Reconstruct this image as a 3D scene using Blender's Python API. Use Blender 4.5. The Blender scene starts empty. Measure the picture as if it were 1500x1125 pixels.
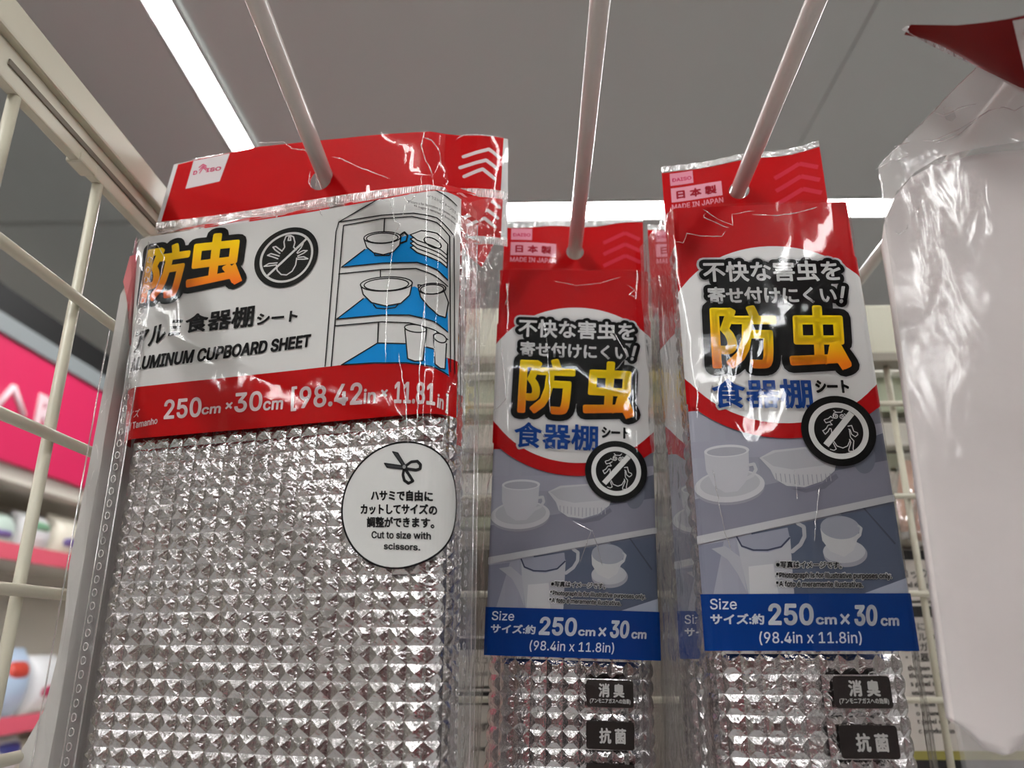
import bpy, bmesh, math, random
from mathutils import Vector, Matrix, noise
from mathutils.geometry import tessellate_polygon
random.seed(7)
C = bpy.context.scene.collection
R = math.radians

# ------------------------------------------------------------------ camera, world, exposure
CZ = 1.40                                   # camera height above the shop floor
FPX = 1127.0; PIT = R(18.43); YAW = math.atan(25 * math.cos(PIT) / FPX)
cam_d = bpy.data.cameras.new('camera'); cam = bpy.data.objects.new('camera', cam_d); C.objects.link(cam)
cam_d.sensor_width = 36.0; cam_d.lens = FPX / 1500 * 36.0
cam_d.clip_start = 0.01; cam_d.clip_end = 60
cam.location = (0, 0, CZ)
cam.rotation_euler = (math.pi / 2 + PIT, 0, YAW)
cam_d.dof.use_dof = True; cam_d.dof.focus_distance = 0.305; cam_d.dof.aperture_fstop = 11.0
sc = bpy.context.scene
sc.camera = cam
sc.view_settings.view_transform = 'Standard'; sc.view_settings.look = 'None'
sc.view_settings.gamma = 1.0; sc.view_settings.use_curve_mapping = False
sc.view_settings.exposure = 1.16
sc.cycles.use_denoising = True
sc.cycles.max_bounces = 10; sc.cycles.transparent_max_bounces = 24
sc.cycles.sample_clamp_indirect = 6.0
w = bpy.data.worlds.new('world'); sc.world = w; w.use_nodes = True
w.node_tree.nodes['Background'].inputs[0].default_value = (0.5, 0.5, 0.5, 1)
w.node_tree.nodes['Background'].inputs[1].default_value = 0.05
STRIP_POWER = 20.0

# ------------------------------------------------------------------ pixel rays (1500 x 1125 frame) to real places
cp, sp_, cy, sy = math.cos(PIT), math.sin(PIT), math.cos(YAW), math.sin(YAW)
def ray(px, py):
    x = (px - 750) / FPX; v = (562.5 - py) / FPX
    f = cp - v * sp_; z = sp_ + v * cp
    return (x * cy - f * sy, x * sy + f * cy, z)
def at_y(px, py, Y):
    d = ray(px, py); t = Y / d[1]
    return Vector((d[0] * t, Y, CZ + d[2] * t))
def at_x(px, py, X):
    d = ray(px, py); t = X / d[0]
    return Vector((X, d[1] * t, CZ + d[2] * t))
def at_z(px, py, Z):
    d = ray(px, py); t = (Z - CZ) / d[2]
    return Vector((d[0] * t, d[1] * t, Z))

# ------------------------------------------------------------------ materials
def lin(c):
    return tuple(((x / 255) / 12.92 if x / 255 <= 0.04045 else ((x / 255 + 0.055) / 1.055) ** 2.4) for x in c)
MATS = {}
def mat(name, col, rough=0.5, metal=0.0, noise_scale=0, noise_amt=0.0, bump=0.0, bump_scale=50, coat=0.0, spec=0.5):
    if name in MATS: return MATS[name]
    m = bpy.data.materials.new(name); m.use_nodes = True
    nt = m.node_tree; b = nt.nodes['Principled BSDF']
    c = lin(col)
    b.inputs['Base Color'].default_value = (*c, 1)
    b.inputs['Roughness'].default_value = rough; b.inputs['Metallic'].default_value = metal
    b.inputs['Coat Weight'].default_value = coat; b.inputs['Coat Roughness'].default_value = 0.05
    b.inputs['Specular IOR Level'].default_value = spec
    tc = nt.nodes.new('ShaderNodeTexCoord')
    if noise_amt:
        n = nt.nodes.new('ShaderNodeTexNoise'); n.inputs['Scale'].default_value = noise_scale
        n.inputs['Detail'].default_value = 4
        mr = nt.nodes.new('ShaderNodeMapRange'); mr.inputs['To Min'].default_value = 1 - noise_amt; mr.inputs['To Max'].default_value = 1 + noise_amt
        mx = nt.nodes.new('ShaderNodeVectorMath'); mx.operation = 'SCALE'; mx.inputs[0].default_value = c
        nt.links.new(tc.outputs['Object'], n.inputs['Vector']); nt.links.new(n.outputs['Fac'], mr.inputs['Value'])
        nt.links.new(mr.outputs[0], mx.inputs['Scale']); nt.links.new(mx.outputs[0], b.inputs['Base Color'])
    if bump:
        n = nt.nodes.new('ShaderNodeTexNoise'); n.inputs['Scale'].default_value = bump_scale; n.inputs['Detail'].default_value = 5
        bp = nt.nodes.new('ShaderNodeBump'); bp.inputs['Strength'].default_value = 1.0; bp.inputs['Distance'].default_value = bump
        nt.links.new(tc.outputs['Object'], n.inputs['Vector']); nt.links.new(n.outputs['Fac'], bp.inputs['Height'])
        nt.links.new(bp.outputs[0], b.inputs['Normal'])
    MATS[name] = m
    return m
def emit_mat(name, col, strength):
    m = bpy.data.materials.new(name); m.use_nodes = True; nt = m.node_tree
    nt.nodes.remove(nt.nodes['Principled BSDF'])
    e = nt.nodes.new('ShaderNodeEmission'); e.inputs[0].default_value = (*col, 1); e.inputs[1].default_value = strength
    nt.links.new(e.outputs[0], nt.nodes['Material Output'].inputs[0]); return m
def film_mat(name, tint=0.97, refl=0.06, rough=0.04, bump=0.0006, scale=(60, 60, 25), milky=0.0, milk_col=(0.8, 0.8, 0.8), detail=2.0, streak=0.0):
    """clear packing film: see-through, with the mirror-like gloss of thin plastic and soft wrinkles"""
    m = bpy.data.materials.new(name); m.use_nodes = True; nt = m.node_tree; L = nt.links.new
    nt.nodes.remove(nt.nodes['Principled BSDF'])
    tc = nt.nodes.new('ShaderNodeTexCoord'); mp = nt.nodes.new('ShaderNodeMapping'); mp.inputs['Scale'].default_value = scale
    n = nt.nodes.new('ShaderNodeTexNoise'); n.inputs['Scale'].default_value = 1.0; n.inputs['Detail'].default_value = detail
    n.inputs['Distortion'].default_value = 0.6
    L(tc.outputs['Object'], mp.inputs[0]); L(mp.outputs[0], n.inputs['Vector'])
    bp = nt.nodes.new('ShaderNodeBump'); bp.inputs['Strength'].default_value = 1.0; bp.inputs['Distance'].default_value = bump
    L(n.outputs['Fac'], bp.inputs['Height'])
    tr = nt.nodes.new('ShaderNodeBsdfTransparent'); tr.inputs[0].default_value = (tint, tint, tint, 1)
    gl = nt.nodes.new('ShaderNodeBsdfGlossy'); gl.inputs['Roughness'].default_value = rough; gl.inputs[0].default_value = (1, 1, 1, 1)
    L(bp.outputs[0], gl.inputs['Normal'])
    lw = nt.nodes.new('ShaderNodeLayerWeight'); L(bp.outputs[0], lw.inputs['Normal'])
    pw = nt.nodes.new('ShaderNodeMath'); pw.operation = 'POWER'; pw.inputs[1].default_value = 5.0; L(lw.outputs['Facing'], pw.inputs[0])
    ad = nt.nodes.new('ShaderNodeMath'); ad.operation = 'ADD'; ad.use_clamp = True; ad.inputs[1].default_value = refl
    L(pw.outputs[0], ad.inputs[0])
    under = tr
    if milky:
        df = nt.nodes.new('ShaderNodeBsdfDiffuse'); df.inputs[0].default_value = (*milk_col, 1)
        tl = nt.nodes.new('ShaderNodeBsdfTranslucent'); tl.inputs[0].default_value = (*milk_col, 1)
        m1 = nt.nodes.new('ShaderNodeMixShader'); m1.inputs[0].default_value = 0.4
        L(df.outputs[0], m1.inputs[1]); L(tl.outputs[0], m1.inputs[2])
        m2 = nt.nodes.new('ShaderNodeMixShader'); m2.inputs[0].default_value = milky
        L(tr.outputs[0], m2.inputs[1]); L(m1.outputs[0], m2.inputs[2]); under = m2
    mx = nt.nodes.new('ShaderNodeMixShader')
    L(ad.outputs[0], mx.inputs[0]); L(under.outputs[0], mx.inputs[1]); L(gl.outputs[0], mx.inputs[2])
    L(mx.outputs[0], nt.nodes['Material Output'].inputs[0]); return m
def print_mat(name, rough=0.38, bump=0.00006):
    """printed plastic film: ink colours come from the mesh's own colour layer"""
    m = bpy.data.materials.new(name); m.use_nodes = True; nt = m.node_tree; b = nt.nodes['Principled BSDF']
    a = nt.nodes.new('ShaderNodeVertexColor'); a.layer_name = 'Col'
    nt.links.new(a.outputs[0], b.inputs['Base Color']); b.inputs['Roughness'].default_value = rough
    b.inputs['Specular IOR Level'].default_value = 0.08
    return m
def foil_mat(name):
    m = bpy.data.materials.new(name); m.use_nodes = True; nt = m.node_tree; b = nt.nodes['Principled BSDF']; L = nt.links.new
    b.inputs['Base Color'].default_value = (0.66, 0.635, 0.64, 1); b.inputs['Metallic'].default_value = 1; b.inputs['Roughness'].default_value = 0.13
    tc = nt.nodes.new('ShaderNodeTexCoord'); n = nt.nodes.new('ShaderNodeTexNoise'); n.inputs['Scale'].default_value = 420; n.inputs['Detail'].default_value = 3
    n.inputs['Distortion'].default_value = 1.2
    bp = nt.nodes.new('ShaderNodeBump'); bp.inputs['Distance'].default_value = 0.00035; bp.inputs['Strength'].default_value = 1
    L(tc.outputs['Object'], n.inputs['Vector']); L(n.outputs['Fac'], bp.inputs['Height']); L(bp.outputs[0], b.inputs['Normal'])
    return m
M_ART = print_mat('printed_film'); M_FOIL = foil_mat('embossed_foil')
M_FILM = film_mat('clear_film', refl=0.017, rough=0.03, bump=0.00032, scale=(60, 60, 26), tint=0.98)
M_FILM_SIDE = film_mat('side_film', refl=0.10, rough=0.12, bump=0.002, scale=(180, 180, 60), milky=0.10, detail=4)
M_SEAM = film_mat('sealed_film', refl=0.30, rough=0.15, bump=0.0012, scale=(300, 300, 300), milky=0.45, milk_col=(0.85, 0.85, 0.85))
M_CREASE = film_mat('film_crease', refl=0.42, rough=0.10, bump=0.0, milky=0.22, milk_col=(0.95, 0.95, 0.95))
M_CREAM = mat('cream_painted_steel', (196, 191, 172), 0.38, coat=0.15, noise_scale=30, noise_amt=0.03)
M_CREAMP = mat('cream_plastic', (206, 204, 186), 0.4)
M_HOOK = mat('white_coated_hook', (206, 199, 194), 0.28, coat=0.4)
M_WHITE = mat('white_sheet', (222, 213, 211), 0.75, noise_scale=18, noise_amt=0.03, bump=0.0006, bump_scale=60)
M_GREYB = mat('grey_board', (200, 197, 193), 0.7, noise_scale=20, noise_amt=0.03)

# ------------------------------------------------------------------ object helpers
def link(name, me, m=None, parent=None, origin=None, **props):
    o = bpy.data.objects.new(name, me); C.objects.link(o)
    if m is not None and not me.materials: me.materials.append(m)
    if parent is not None: o.parent = parent
    for k, v in props.items(): o[k] = v
    return o
def thing(name, label, cat, loc, group=None):
    o = bpy.data.objects.new(name, None); C.objects.link(o); o.location = loc; o['label'] = label; o['category'] = cat
    if group: o['group'] = group
    o.empty_display_size = 0.02
    return o
def mesh_of(verts, faces, name='m', smooth=False, origin=Vector((0, 0, 0))):
    me = bpy.data.meshes.new(name); o = Vector(origin)
    me.from_pydata([tuple(Vector(v) - o) for v in verts], [], faces); me.update()
    if smooth:
        for p in me.polygons: p.use_smooth = True
    return me
def box_mesh(x0, x1, y0, y1, z0, z1, bev=0.0, origin=Vector((0, 0, 0)), segs=2):
    bm = bmesh.new(); bmesh.ops.create_cube(bm, size=1)
    for v in bm.verts:
        v.co = Vector((x0 + (v.co.x + .5) * (x1 - x0), y0 + (v.co.y + .5) * (y1 - y0), z0 + (v.co.z + .5) * (z1 - z0))) - Vector(origin)
    if bev: bmesh.ops.bevel(bm, geom=bm.edges[:], offset=bev, segments=segs, affect='EDGES', profile=0.6)
    me = bpy.data.meshes.new('box'); bm.to_mesh(me); bm.free(); return me
def tube_data(pts, r, n=12, caps=True):
    pts = [Vector(p) for p in pts]; V = []; F = []
    up = None
    for i, p in enumerate(pts):
        t = (pts[min(i + 1, len(pts) - 1)] - pts[max(i - 1, 0)]).normalized()
        if up is None:
            up = Vector((0, 0, 1)) if abs(t.z) < .9 else Vector((1, 0, 0))
        a = t.cross(up).normalized(); b = a.cross(t).normalized(); up = b
        rr = r[i] if isinstance(r, (list, tuple)) else r
        for k in range(n):
            an = 2 * math.pi * k / n; V.append(p + a * rr * math.cos(an) + b * rr * math.sin(an))
    for i in range(len(pts) - 1):
        for k in range(n):
            F.append((i * n + k, i * n + (k + 1) % n, (i + 1) * n + (k + 1) % n, (i + 1) * n + k))
    if caps:
        F.append(tuple(range(n))[::-1]); F.append(tuple((len(pts) - 1) * n + k for k in range(n)))
    return V, F
def tube_mesh(pts, r, n=12, origin=Vector((0, 0, 0))):
    V, F = tube_data(pts, r, n); me = mesh_of(V, F, 'tube', True, origin); return me
def join_data(parts):
    V = []; F = []
    for v, f in parts:
        k = len(V); V += list(v); F += [tuple(i + k for i in q) for q in f]
    return V, F
def copy_tree(o, parent=None):
    c = o.copy(); C.objects.link(c); c.parent = parent
    for ch in o.children: copy_tree(ch, c)
    return c

# ------------------------------------------------------------------ upright curved surfaces that carry print
class Surf:
    """a sheet standing upright: a plan curve (X, Y) extruded in height; s runs along the curve"""
    def __init__(self, pts):
        self.p = [Vector((a, b)) for a, b in pts]
        self.s = [0.0]
        for a, b in zip(self.p, self.p[1:]): self.s.append(self.s[-1] + (b - a).length)
        self.L = self.s[-1]
    def plan(self, s):
        p, S = self.p, self.s
        if s <= 0: i = 0
        elif s >= self.L: i = len(p) - 2
        else:
            lo, hi = 0, len(S) - 1
            while hi - lo > 1:
                m = (lo + hi) // 2
                if S[m] <= s: lo = m
                else: hi = m
            i = lo
        d = (p[i + 1] - p[i]); l = d.length; d = d / l
        # averaged normals for a smooth offset
        q = p[i] + d * (s - S[i]); n = Vector((d.y, -d.x))
        return q, n
    def pos(self, s, z, off=0.0):
        q, n = self.plan(s); dx = self.warp(s, z) if self.warp else 0.0
        return Vector((q.x - dx + n.x * off, q.y + n.y * off, z))
    warp = None; flat = None
    def hit(self, px, py):
        if self.flat:                                    # a flat front: measure on its plane
            A, B, s0 = self.flat; d = ray(px, py); k = d[0] / d[1]; u = (B - A).normalized()
            t = (k * A.y - A.x) / (u.x - k * u.y); Y = A.y + u.y * t
            return (s0 + t, CZ + d[2] / d[1] * Y)
        if self.warp is None: return self.hit0(px, py)
        base = self.p; r = self.hit0(px, py)
        for _ in range(4):
            self.p = [Vector((q.x - self.warp(s, r[1]), q.y)) for q, s in zip(base, self.s)]
            r = self.hit0(px, py)
        self.p = base
        return r
    def hit0(self, px, py):
        d = ray(px, py); k = d[0] / d[1]
        best = None
        f = [q.x - k * q.y for q in self.p]
        for i in range(len(f) - 1):
            if f[i] <= 0 <= f[i + 1] or f[i] >= 0 >= f[i + 1]:
                t = f[i] / (f[i] - f[i + 1]) if f[i] != f[i + 1] else 0
                q = self.p[i].lerp(self.p[i + 1], t)
                if best is None or q.y < best[1] - 1e-6: best = (self.s[i] + t * (self.s[i + 1] - self.s[i]), q.y)
        if best is None:
            i = 0 if abs(f[0]) < abs(f[-1]) else len(f) - 2
            t = f[i] / (f[i] - f[i + 1]); q = self.p[i].lerp(self.p[i + 1], t)
            best = (self.s[i] + t * (self.s[i + 1] - self.s[i]), q.y)
        return (best[0], CZ + d[2] / d[1] * best[1])
def arc_line(A, B, rl, al, rr, ar, back=0.0, n=10):
    """plan curve: straight from A to B with a round turn away from the viewer at each end (radius, angle)"""
    A = Vector(A); B = Vector(B); d = (B - A).normalized(); nb = Vector((-d.y, d.x))   # nb points away from the viewer
    if nb.y < 0: nb = -nb
    pts = []
    for k in range(n + 1):
        a = al * (1 - k / n); c = A + nb * rl
        pts.append(c - d * rl * math.sin(a) - nb * rl * math.cos(a))
    m = 16
    for k in range(1, m): pts.append(A.lerp(B, k / m))
    for k in range(n + 1):
        a = ar * k / n; c = B + nb * rr
        pts.append(c + d * rr * math.sin(a) - nb * rr * math.cos(a))
    if back:
        e0 = (pts[0] - pts[1]).normalized(); e1 = (pts[-1] - pts[-2]).normalized()
        pts = [pts[0] + e0 * back] + pts + [pts[-1] + e1 * back]
    return [tuple(p) for p in pts]

# ------------------------------------------------------------------ flat print: coloured shapes laid on a Surf
_gc = {}
try:        # the sans-serif face that ships inside Blender; its built-in face otherwise
    import os
    SANS = bpy.data.fonts.load(os.path.join(bpy.utils.resource_path('LOCAL'), 'datafiles', 'fonts', 'Inter.woff2'))
except Exception:
    SANS = None
def glyphs(txt, font_w=0):
    if txt in _gc: return _gc[txt]
    cu = bpy.data.curves.new('t', 'FONT'); cu.body = txt; cu.size = 1.0; cu.resolution_u = 3; cu.fill_mode = 'FRONT'
    if SANS and all(ord(ch) < 0x2000 for ch in txt): cu.font = SANS
    o = bpy.data.objects.new('t', cu); C.objects.link(o)
    dg = bpy.context.evaluated_depsgraph_get(); dg.update()
    me = bpy.data.meshes.new_from_object(o.evaluated_get(dg))
    bm = bmesh.new(); bm.from_mesh(me); bmesh.ops.remove_doubles(bm, verts=bm.verts, dist=1e-5)
    bm.verts.ensure_lookup_table(); bm.verts.index_update()
    V = [(v.co.x, v.co.y) for v in bm.verts]; F = [tuple(v.index for v in f.verts) for f in bm.faces]
    E = [(e.verts[0].index, e.verts[1].index) for e in bm.edges if len(e.link_faces) == 1]
    bm.free(); bpy.data.objects.remove(o); bpy.data.curves.remove(cu); bpy.data.meshes.remove(me)
    if V:
        x0 = min(v[0] for v in V); x1 = max(v[0] for v in V); y0 = min(v[1] for v in V); y1 = max(v[1] for v in V)
        if x1 - x0 < 1e-6: x1 += 1
        if y1 - y0 < 1e-6: y1 += 1
        asp = (x1 - x0) / (y1 - y0)
        V = [((x - x0) / (x1 - x0), (y - y0) / (y1 - y0)) for x, y in V]
    else: asp = 1
    _gc[txt] = (V, F, E, asp); return _gc[txt]
class Art:
    STEP = 0.00007
    def __init__(self, surf, cuts=(), clip=None, zcuts=()):
        self.S = surf; self.items = []; self.cuts = cuts; self.clip = clip; self.zcuts = zcuts
    def P(self, px): return [self.S.hit(*p) for p in px]
    def add(self, V, F, col, layer):
        self.items.append((list(V), list(F), col, layer))
    def poly(self, uv, col, layer, holes=()):
        loops = [[Vector((a, b, 0)) for a, b in uv]] + [[Vector((a, b, 0)) for a, b in h] for h in holes]
        V = [tuple(v[:2]) for l in loops for v in l]
        F = [tuple(t) for t in tessellate_polygon(loops)]
        self.add(V, F, col, layer)
    def pxpoly(self, px, col, layer, holes=()): self.poly(self.P(px), col, layer, [self.P(h) for h in holes])
    def circle(self, c, r, n=40, ry=None, rot=0):
        ry = ry or r
        return [(c[0] + r * math.cos(a) * math.cos(rot) - ry * math.sin(a) * math.sin(rot), c[1] + r * math.cos(a) * math.sin(rot) + ry * math.sin(a) * math.cos(rot)) for a in [2 * math.pi * k / n for k in range(n)]]
    def stroke(self, uv, wd, col, layer, closed=False, round_=True):
        V = []; F = []; pts = list(uv) + ([uv[0]] if closed else [])
        for a, b in zip(pts, pts[1:]):
            a = Vector(a); b = Vector(b); d = b - a
            if d.length < 1e-7: continue
            n = Vector((-d.y, d.x)).normalized() * wd / 2; k = len(V)
            V += [a + n, a - n, b - n, b + n]; F.append((k, k + 1, k + 2, k + 3))
        if round_:
            for p in pts:
                k = len(V); m = 8
                V += [Vector((p[0] + wd / 2 * math.cos(2 * math.pi * j / m), p[1] + wd / 2 * math.sin(2 * math.pi * j / m))) for j in range(m)]
                F.append(tuple(range(k, k + m)))
        self.add([tuple(v) for v in V], F, col, layer)
    def pxstroke(self, px, wd, col, layer, closed=False): self.stroke(self.P(px), wd, col, layer, closed)
    def text(self, txt, TL, TR, BL, col, layer, bold=0.0, outline=None, keep=1.0, BR=None):
        """fit the lettering to the quad of image points TL, TR, BL(, BR); bold / outline widths in metres"""
        V, F, E, asp = glyphs(txt)
        if not V: return
        tl = self.S.hit(*TL); tr = self.S.hit(*TR); bl = self.S.hit(*BL)
        br = self.S.hit(*BR) if BR else (tr[0] + bl[0] - tl[0], tr[1] + bl[1] - tl[1])
        W = abs(tr[0] - tl[0]); H = abs(tl[1] - bl[1]); b = bold
        def m(v):
            x, y = v
            x = (x * (W - b) + b / 2) / W if W > b else x; y = (y * (H - b) + b / 2) / H if H > b else y
            return tuple(tl[i] * (1 - x) * y + tr[i] * x * y + bl[i] * (1 - x) * (1 - y) + br[i] * x * (1 - y) for i in (0, 1))
        P = [m(v) for v in V]
        self.add(P, F, col, layer)
        def edges(wd, c, ly):
            VV = []; FF = []
            for i, j in E:
                a = Vector(P[i]); d = Vector(P[j]) - a
                if d.length < 1e-7: continue
                n = Vector((-d.y, d.x)).normalized() * wd / 2; k = len(VV)
                VV += [a + n, a - n, Vector(P[j]) - n, Vector(P[j]) + n]; FF.append((k, k + 1, k + 2, k + 3))
            mm = 6 if wd < 0.0006 else 12
            seen = []
            for i in {i for e in E for i in e}:
                k = len(VV); VV += [Vector((P[i][0] + wd / 2 * math.cos(2 * math.pi * q / mm), P[i][1] + wd / 2 * math.sin(2 * math.pi * q / mm))) for q in range(mm)]
                FF.append(tuple(range(k, k + mm)))
            self.add([tuple(v) for v in VV], FF, c, ly)
        if bold: edges(bold, col, layer)
        for k, (wd, c) in enumerate(outline or []):
            edges(wd + bold, c, layer - 1 - k)
            self.add(P, F, c, layer - 1 - k)
    def build(self, name, parent, origin, zgrid=0.0):
        bm = bmesh.new(); cl = bm.loops.layers.float_color.new('Col')
        for V, F, col, layer in self.items:
            vs = [bm.verts.new((a, b, layer)) for a, b in V]
            for f in F:
                try: fa = bm.faces.new([vs[i] for i in f])
                except ValueError: continue
                for l in fa.loops:
                    c = col(l.vert.co.x, l.vert.co.y) if callable(col) else lin(col)
                    l[cl] = (*c, 1)
        for cx in self.cuts:
            bmesh.ops.bisect_plane(bm, geom=bm.verts[:] + bm.edges[:] + bm.faces[:], plane_co=(cx, 0, 0), plane_no=(1, 0, 0), dist=1e-7)
        for cz_ in self.zcuts:
            bmesh.ops.bisect_plane(bm, geom=bm.verts[:] + bm.edges[:] + bm.faces[:], plane_co=(0, cz_, 0), plane_no=(0, 1, 0), dist=1e-7)
        if self.clip:
            for co, no in self.clip:
                bmesh.ops.bisect_plane(bm, geom=bm.verts[:] + bm.edges[:] + bm.faces[:], plane_co=co, plane_no=no, dist=1e-7, clear_outer=True)
        o = Vector(origin)
        for v in bm.verts:
            v.co = self.S.pos(v.co.x, v.co.y, 0.0001 + self.STEP * v.co.z) - o
        bmesh.ops.delete(bm, geom=[v for v in bm.verts if not v.link_faces], context='VERTS')
        for f in bm.faces: 
            if (f.normal.y if f.normal.length else 0) > 0: pass
        me = bpy.data.meshes.new(name); bm.to_mesh(me); bm.free()
        return link(name, me, M_ART, parent)
def lerp(a, b, t): return tuple(a[i] + (b[i] - a[i]) * t for i in range(3))
def vgrad(c0, c1, z0, z1):
    a, b = lin(c0), lin(c1)
    return lambda s, z: lerp(a, b, min(1, max(0, (z - z0) / (z1 - z0))))

# ------------------------------------------------------------------ foil and film builders
def foil_mesh(S, z0, z1, origin, cell=0.006, amp=0.0014, sub=6, off=0.0, seed=1, cell_h=None, flat=1.0, smooth_at=None):
    """embossed aluminium sheet: every cell a small raised pyramid, real relief"""
    rnd = random.Random(seed)
    ch = cell_h or cell; nc = int(S.L / cell); nr = int((z1 - z0) / ch)
    jit = {}
    V = []; F = []
    W = nc * sub + 1; H = nr * sub + 1
    for j in range(H):
        for i in range(W):
            a = (i % sub) / sub * 2 - 1; b = (j % sub) / sub * 2 - 1
            h = min(1.0, flat * (1 - max(abs(a), abs(b))))
            ci, cj = i // sub, j // sub
            if h > 0.01:
                k = jit.setdefault((ci, cj), (rnd.uniform(.75, 1.1), rnd.uniform(-.2, .2), rnd.uniform(-.2, .2)))
                hh = k[0] * h + (k[1] * a + k[2] * b) * h
            else: hh = 0
            s = i * cell / sub; z = z0 + j * ch / sub
            wob = 0.0006 * noise.noise(Vector((s * 40 + seed, z * 30, 0)))
            V.append(S.pos(s, z, off + amp * hh + wob + rnd.uniform(-.00006, .00006)))
    for j in range(H - 1):
        for i in range(W - 1):
            p0, p1, p2_, p3_ = j * W + i, j * W + i + 1, (j + 1) * W + i + 1, (j + 1) * W + i
            if ((i % sub) < sub // 2) == ((j % sub) < sub // 2): F += [(p0, p1, p2_), (p0, p2_, p3_)]
            else: F += [(p0, p1, p3_), (p1, p2_, p3_)]
    return mesh_of(V, F, 'foil', False, origin)
def sheet_mesh(S, z0, z1, off, origin, ds=0.004, dz=0.006, wob=0.0, seed=0, s0=0.0, s1=None, fs=(60, 60)):
    s1 = S.L if s1 is None else s1
    n = max(2, int((s1 - s0) / ds)); m = max(2, int((z1 - z0) / dz)); V = []; F = []
    for j in range(m + 1):
        for i in range(n + 1):
            s = s0 + (s1 - s0) * i / n; z = z0 + (z1 - z0) * j / m
            w_ = wob * noise.noise(Vector((s * fs[0] + seed * 7, z * fs[1], seed)))
            V.append(S.pos(s, z, off + w_))
    for j in range(m):
        for i in range(n): F.append((j * (n + 1) + i, j * (n + 1) + i + 1, (j + 1) * (n + 1) + i + 1, (j + 1) * (n + 1) + i))
    return mesh_of(V, F, 'sheet', True, origin)
def loft_mesh(rings, origin, closed=False, smooth=True):
    n = len(rings[0]); V = [p for r in rings for p in r]; F = []
    for j in range(len(rings) - 1):
        for i in range(n if closed else n - 1):
            F.append((j * n + i, j * n + (i + 1) % n, (j + 1) * n + (i + 1) % n, (j + 1) * n + i))
    return mesh_of(V, F, 'loft', smooth, origin)
def crease_mesh(S, lines, origin, off=0.0012, r=0.00022):
    """sharp folds in the film, raised as little ridges"""
    parts = []
    for px in lines:
        uv = [S.hit(*p) for p in px]; pts = []
        for (a, b) in zip(uv, uv[1:]):
            n = max(2, int(math.hypot(b[0] - a[0], b[1] - a[1]) / 0.0016))
            for k in range(n):
                t = k / n; s = a[0] + (b[0] - a[0]) * t; z = a[1] + (b[1] - a[1]) * t
                jx = random.uniform(-.00022, .00022)
                pts.append(S.pos(s + jx, z + random.uniform(-.00015, .00015), off))
        rr = [r * random.uniform(.35, 1.25) * (0.3 if k in (0, len(pts) - 1) else 1) for k in range(len(pts))]
        parts.append(tube_data(pts, rr, 5))
    V, F = join_data(parts); return mesh_of(V, F, 'crease', True, origin)
def seam_mesh(S, s0, s1, z0, z1, origin, pitch=0.0011, off=0.0004, zf=None):
    """heat-sealed strip with fine upright ribs"""
    n = int((s1 - s0) / pitch) * 2; V = []; F = []
    for i in range(n + 1):
        s = s0 + (s1 - s0) * i / n; o = off + (0.00035 if i % 2 else 0)
        a, b = (z0, z1) if zf is None else zf(s)
        V += [S.pos(s, a, off), S.pos(s, a + (b - a) * .25, o), S.pos(s, a + (b - a) * .75, o), S.pos(s, b, off)]
    for i in range(n):
        for k in range(3): F.append((i * 4 + k, i * 4 + 4 + k, i * 4 + 5 + k, i * 4 + 1 + k))
    return mesh_of(V, F, 'seam', False, origin)
# ------------------------------------------------------------------ the shop: floor, walls, ceiling, light strips
HZ = 3.0                                      # ceiling height
def slab(name, x0, x1, y0, y1, z0, z1, m):
    return link(name, box_mesh(x0, x1, y0, y1, z0, z1), m, kind='structure')
M_CEIL = mat('ceiling_paint', (188, 190, 188), 0.8, noise_scale=2, noise_amt=0.02)
M_WALL = mat('shop_wall', (196, 190, 184), 0.8)
M_FLOOR = mat('shop_floor', (170, 170, 168), 0.45, noise_scale=3, noise_amt=0.05)
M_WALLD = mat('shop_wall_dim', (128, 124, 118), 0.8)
slab('floor', -5, 6, -6, 8, -0.1, 0, M_FLOOR)
slab('wall_far', -5, 6, 8, 8.1, 0, HZ + .3, M_WALLD)
slab('wall_behind', -5, 6, -6.1, -6, 0, HZ + .3, M_WALLD)
slab('wall_left', -5.1, -5, -6, 8, 0, HZ + .3, M_WALLD)
slab('wall_right', 6, 6.1, -6, 8, 0, HZ + .3, M_WALLD)
ceil = slab('ceiling', -5, 6, -6, 8, HZ + 0.02, HZ + 0.12, M_CEIL)
# plasterboard panels with open joints between them
LX = -0.97; LY = 2.655                         # centre lines of the two light strips in view
for i, x0 in enumerate([-5, -3.2, LX + .078, LX + 1.90, LX + 3.72]):
    x1 = [-3.2, LX - .046, LX + 1.90, LX + 3.72, 6][i]
    for j, (y0, y1) in enumerate([(-6, -3.9), (-3.78, -1.4), (-1.4, LY - .075), (LY + .068, 5.2), (5.2, 8)]):
        link('ceiling_panel', box_mesh(x0 + .002, x1 - .002, y0 + .002, y1 - .002, HZ, HZ + .02), M_CEIL, ceil)
M_LED = emit_mat('led_light', (1.0, 1.0, 0.99), STRIP_POWER)
M_RAIL = mat('light_housing', (196, 196, 194), 0.5)
def strip(x0, x1, y0, y1, label, HZ=HZ):
    along_y = (y1 - y0) > (x1 - x0)
    t = thing('light_strip', label, 'ceiling light', ((x0 + x1) / 2, (y0 + y1) / 2, HZ))
    o = t.location
    link('diffuser', box_mesh(x0, x1, y0, y1, HZ + .004, HZ + .018, origin=o), M_LED, t)
    for s in (0, 1):
        if along_y:
            a = (x0 - .008, x0 - .0005) if s == 0 else (x1 + .0005, x1 + .008); b = (y0, y1)
        else:
            a = (x0, x1); b = (y0 - .008, y0 - .0005) if s == 0 else (y1 + .0005, y1 + .008)
        link('housing', box_mesh(a[0], a[1], b[0], b[1], HZ - .003, HZ + .018, origin=o), M_RAIL, t)
    return t
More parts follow.
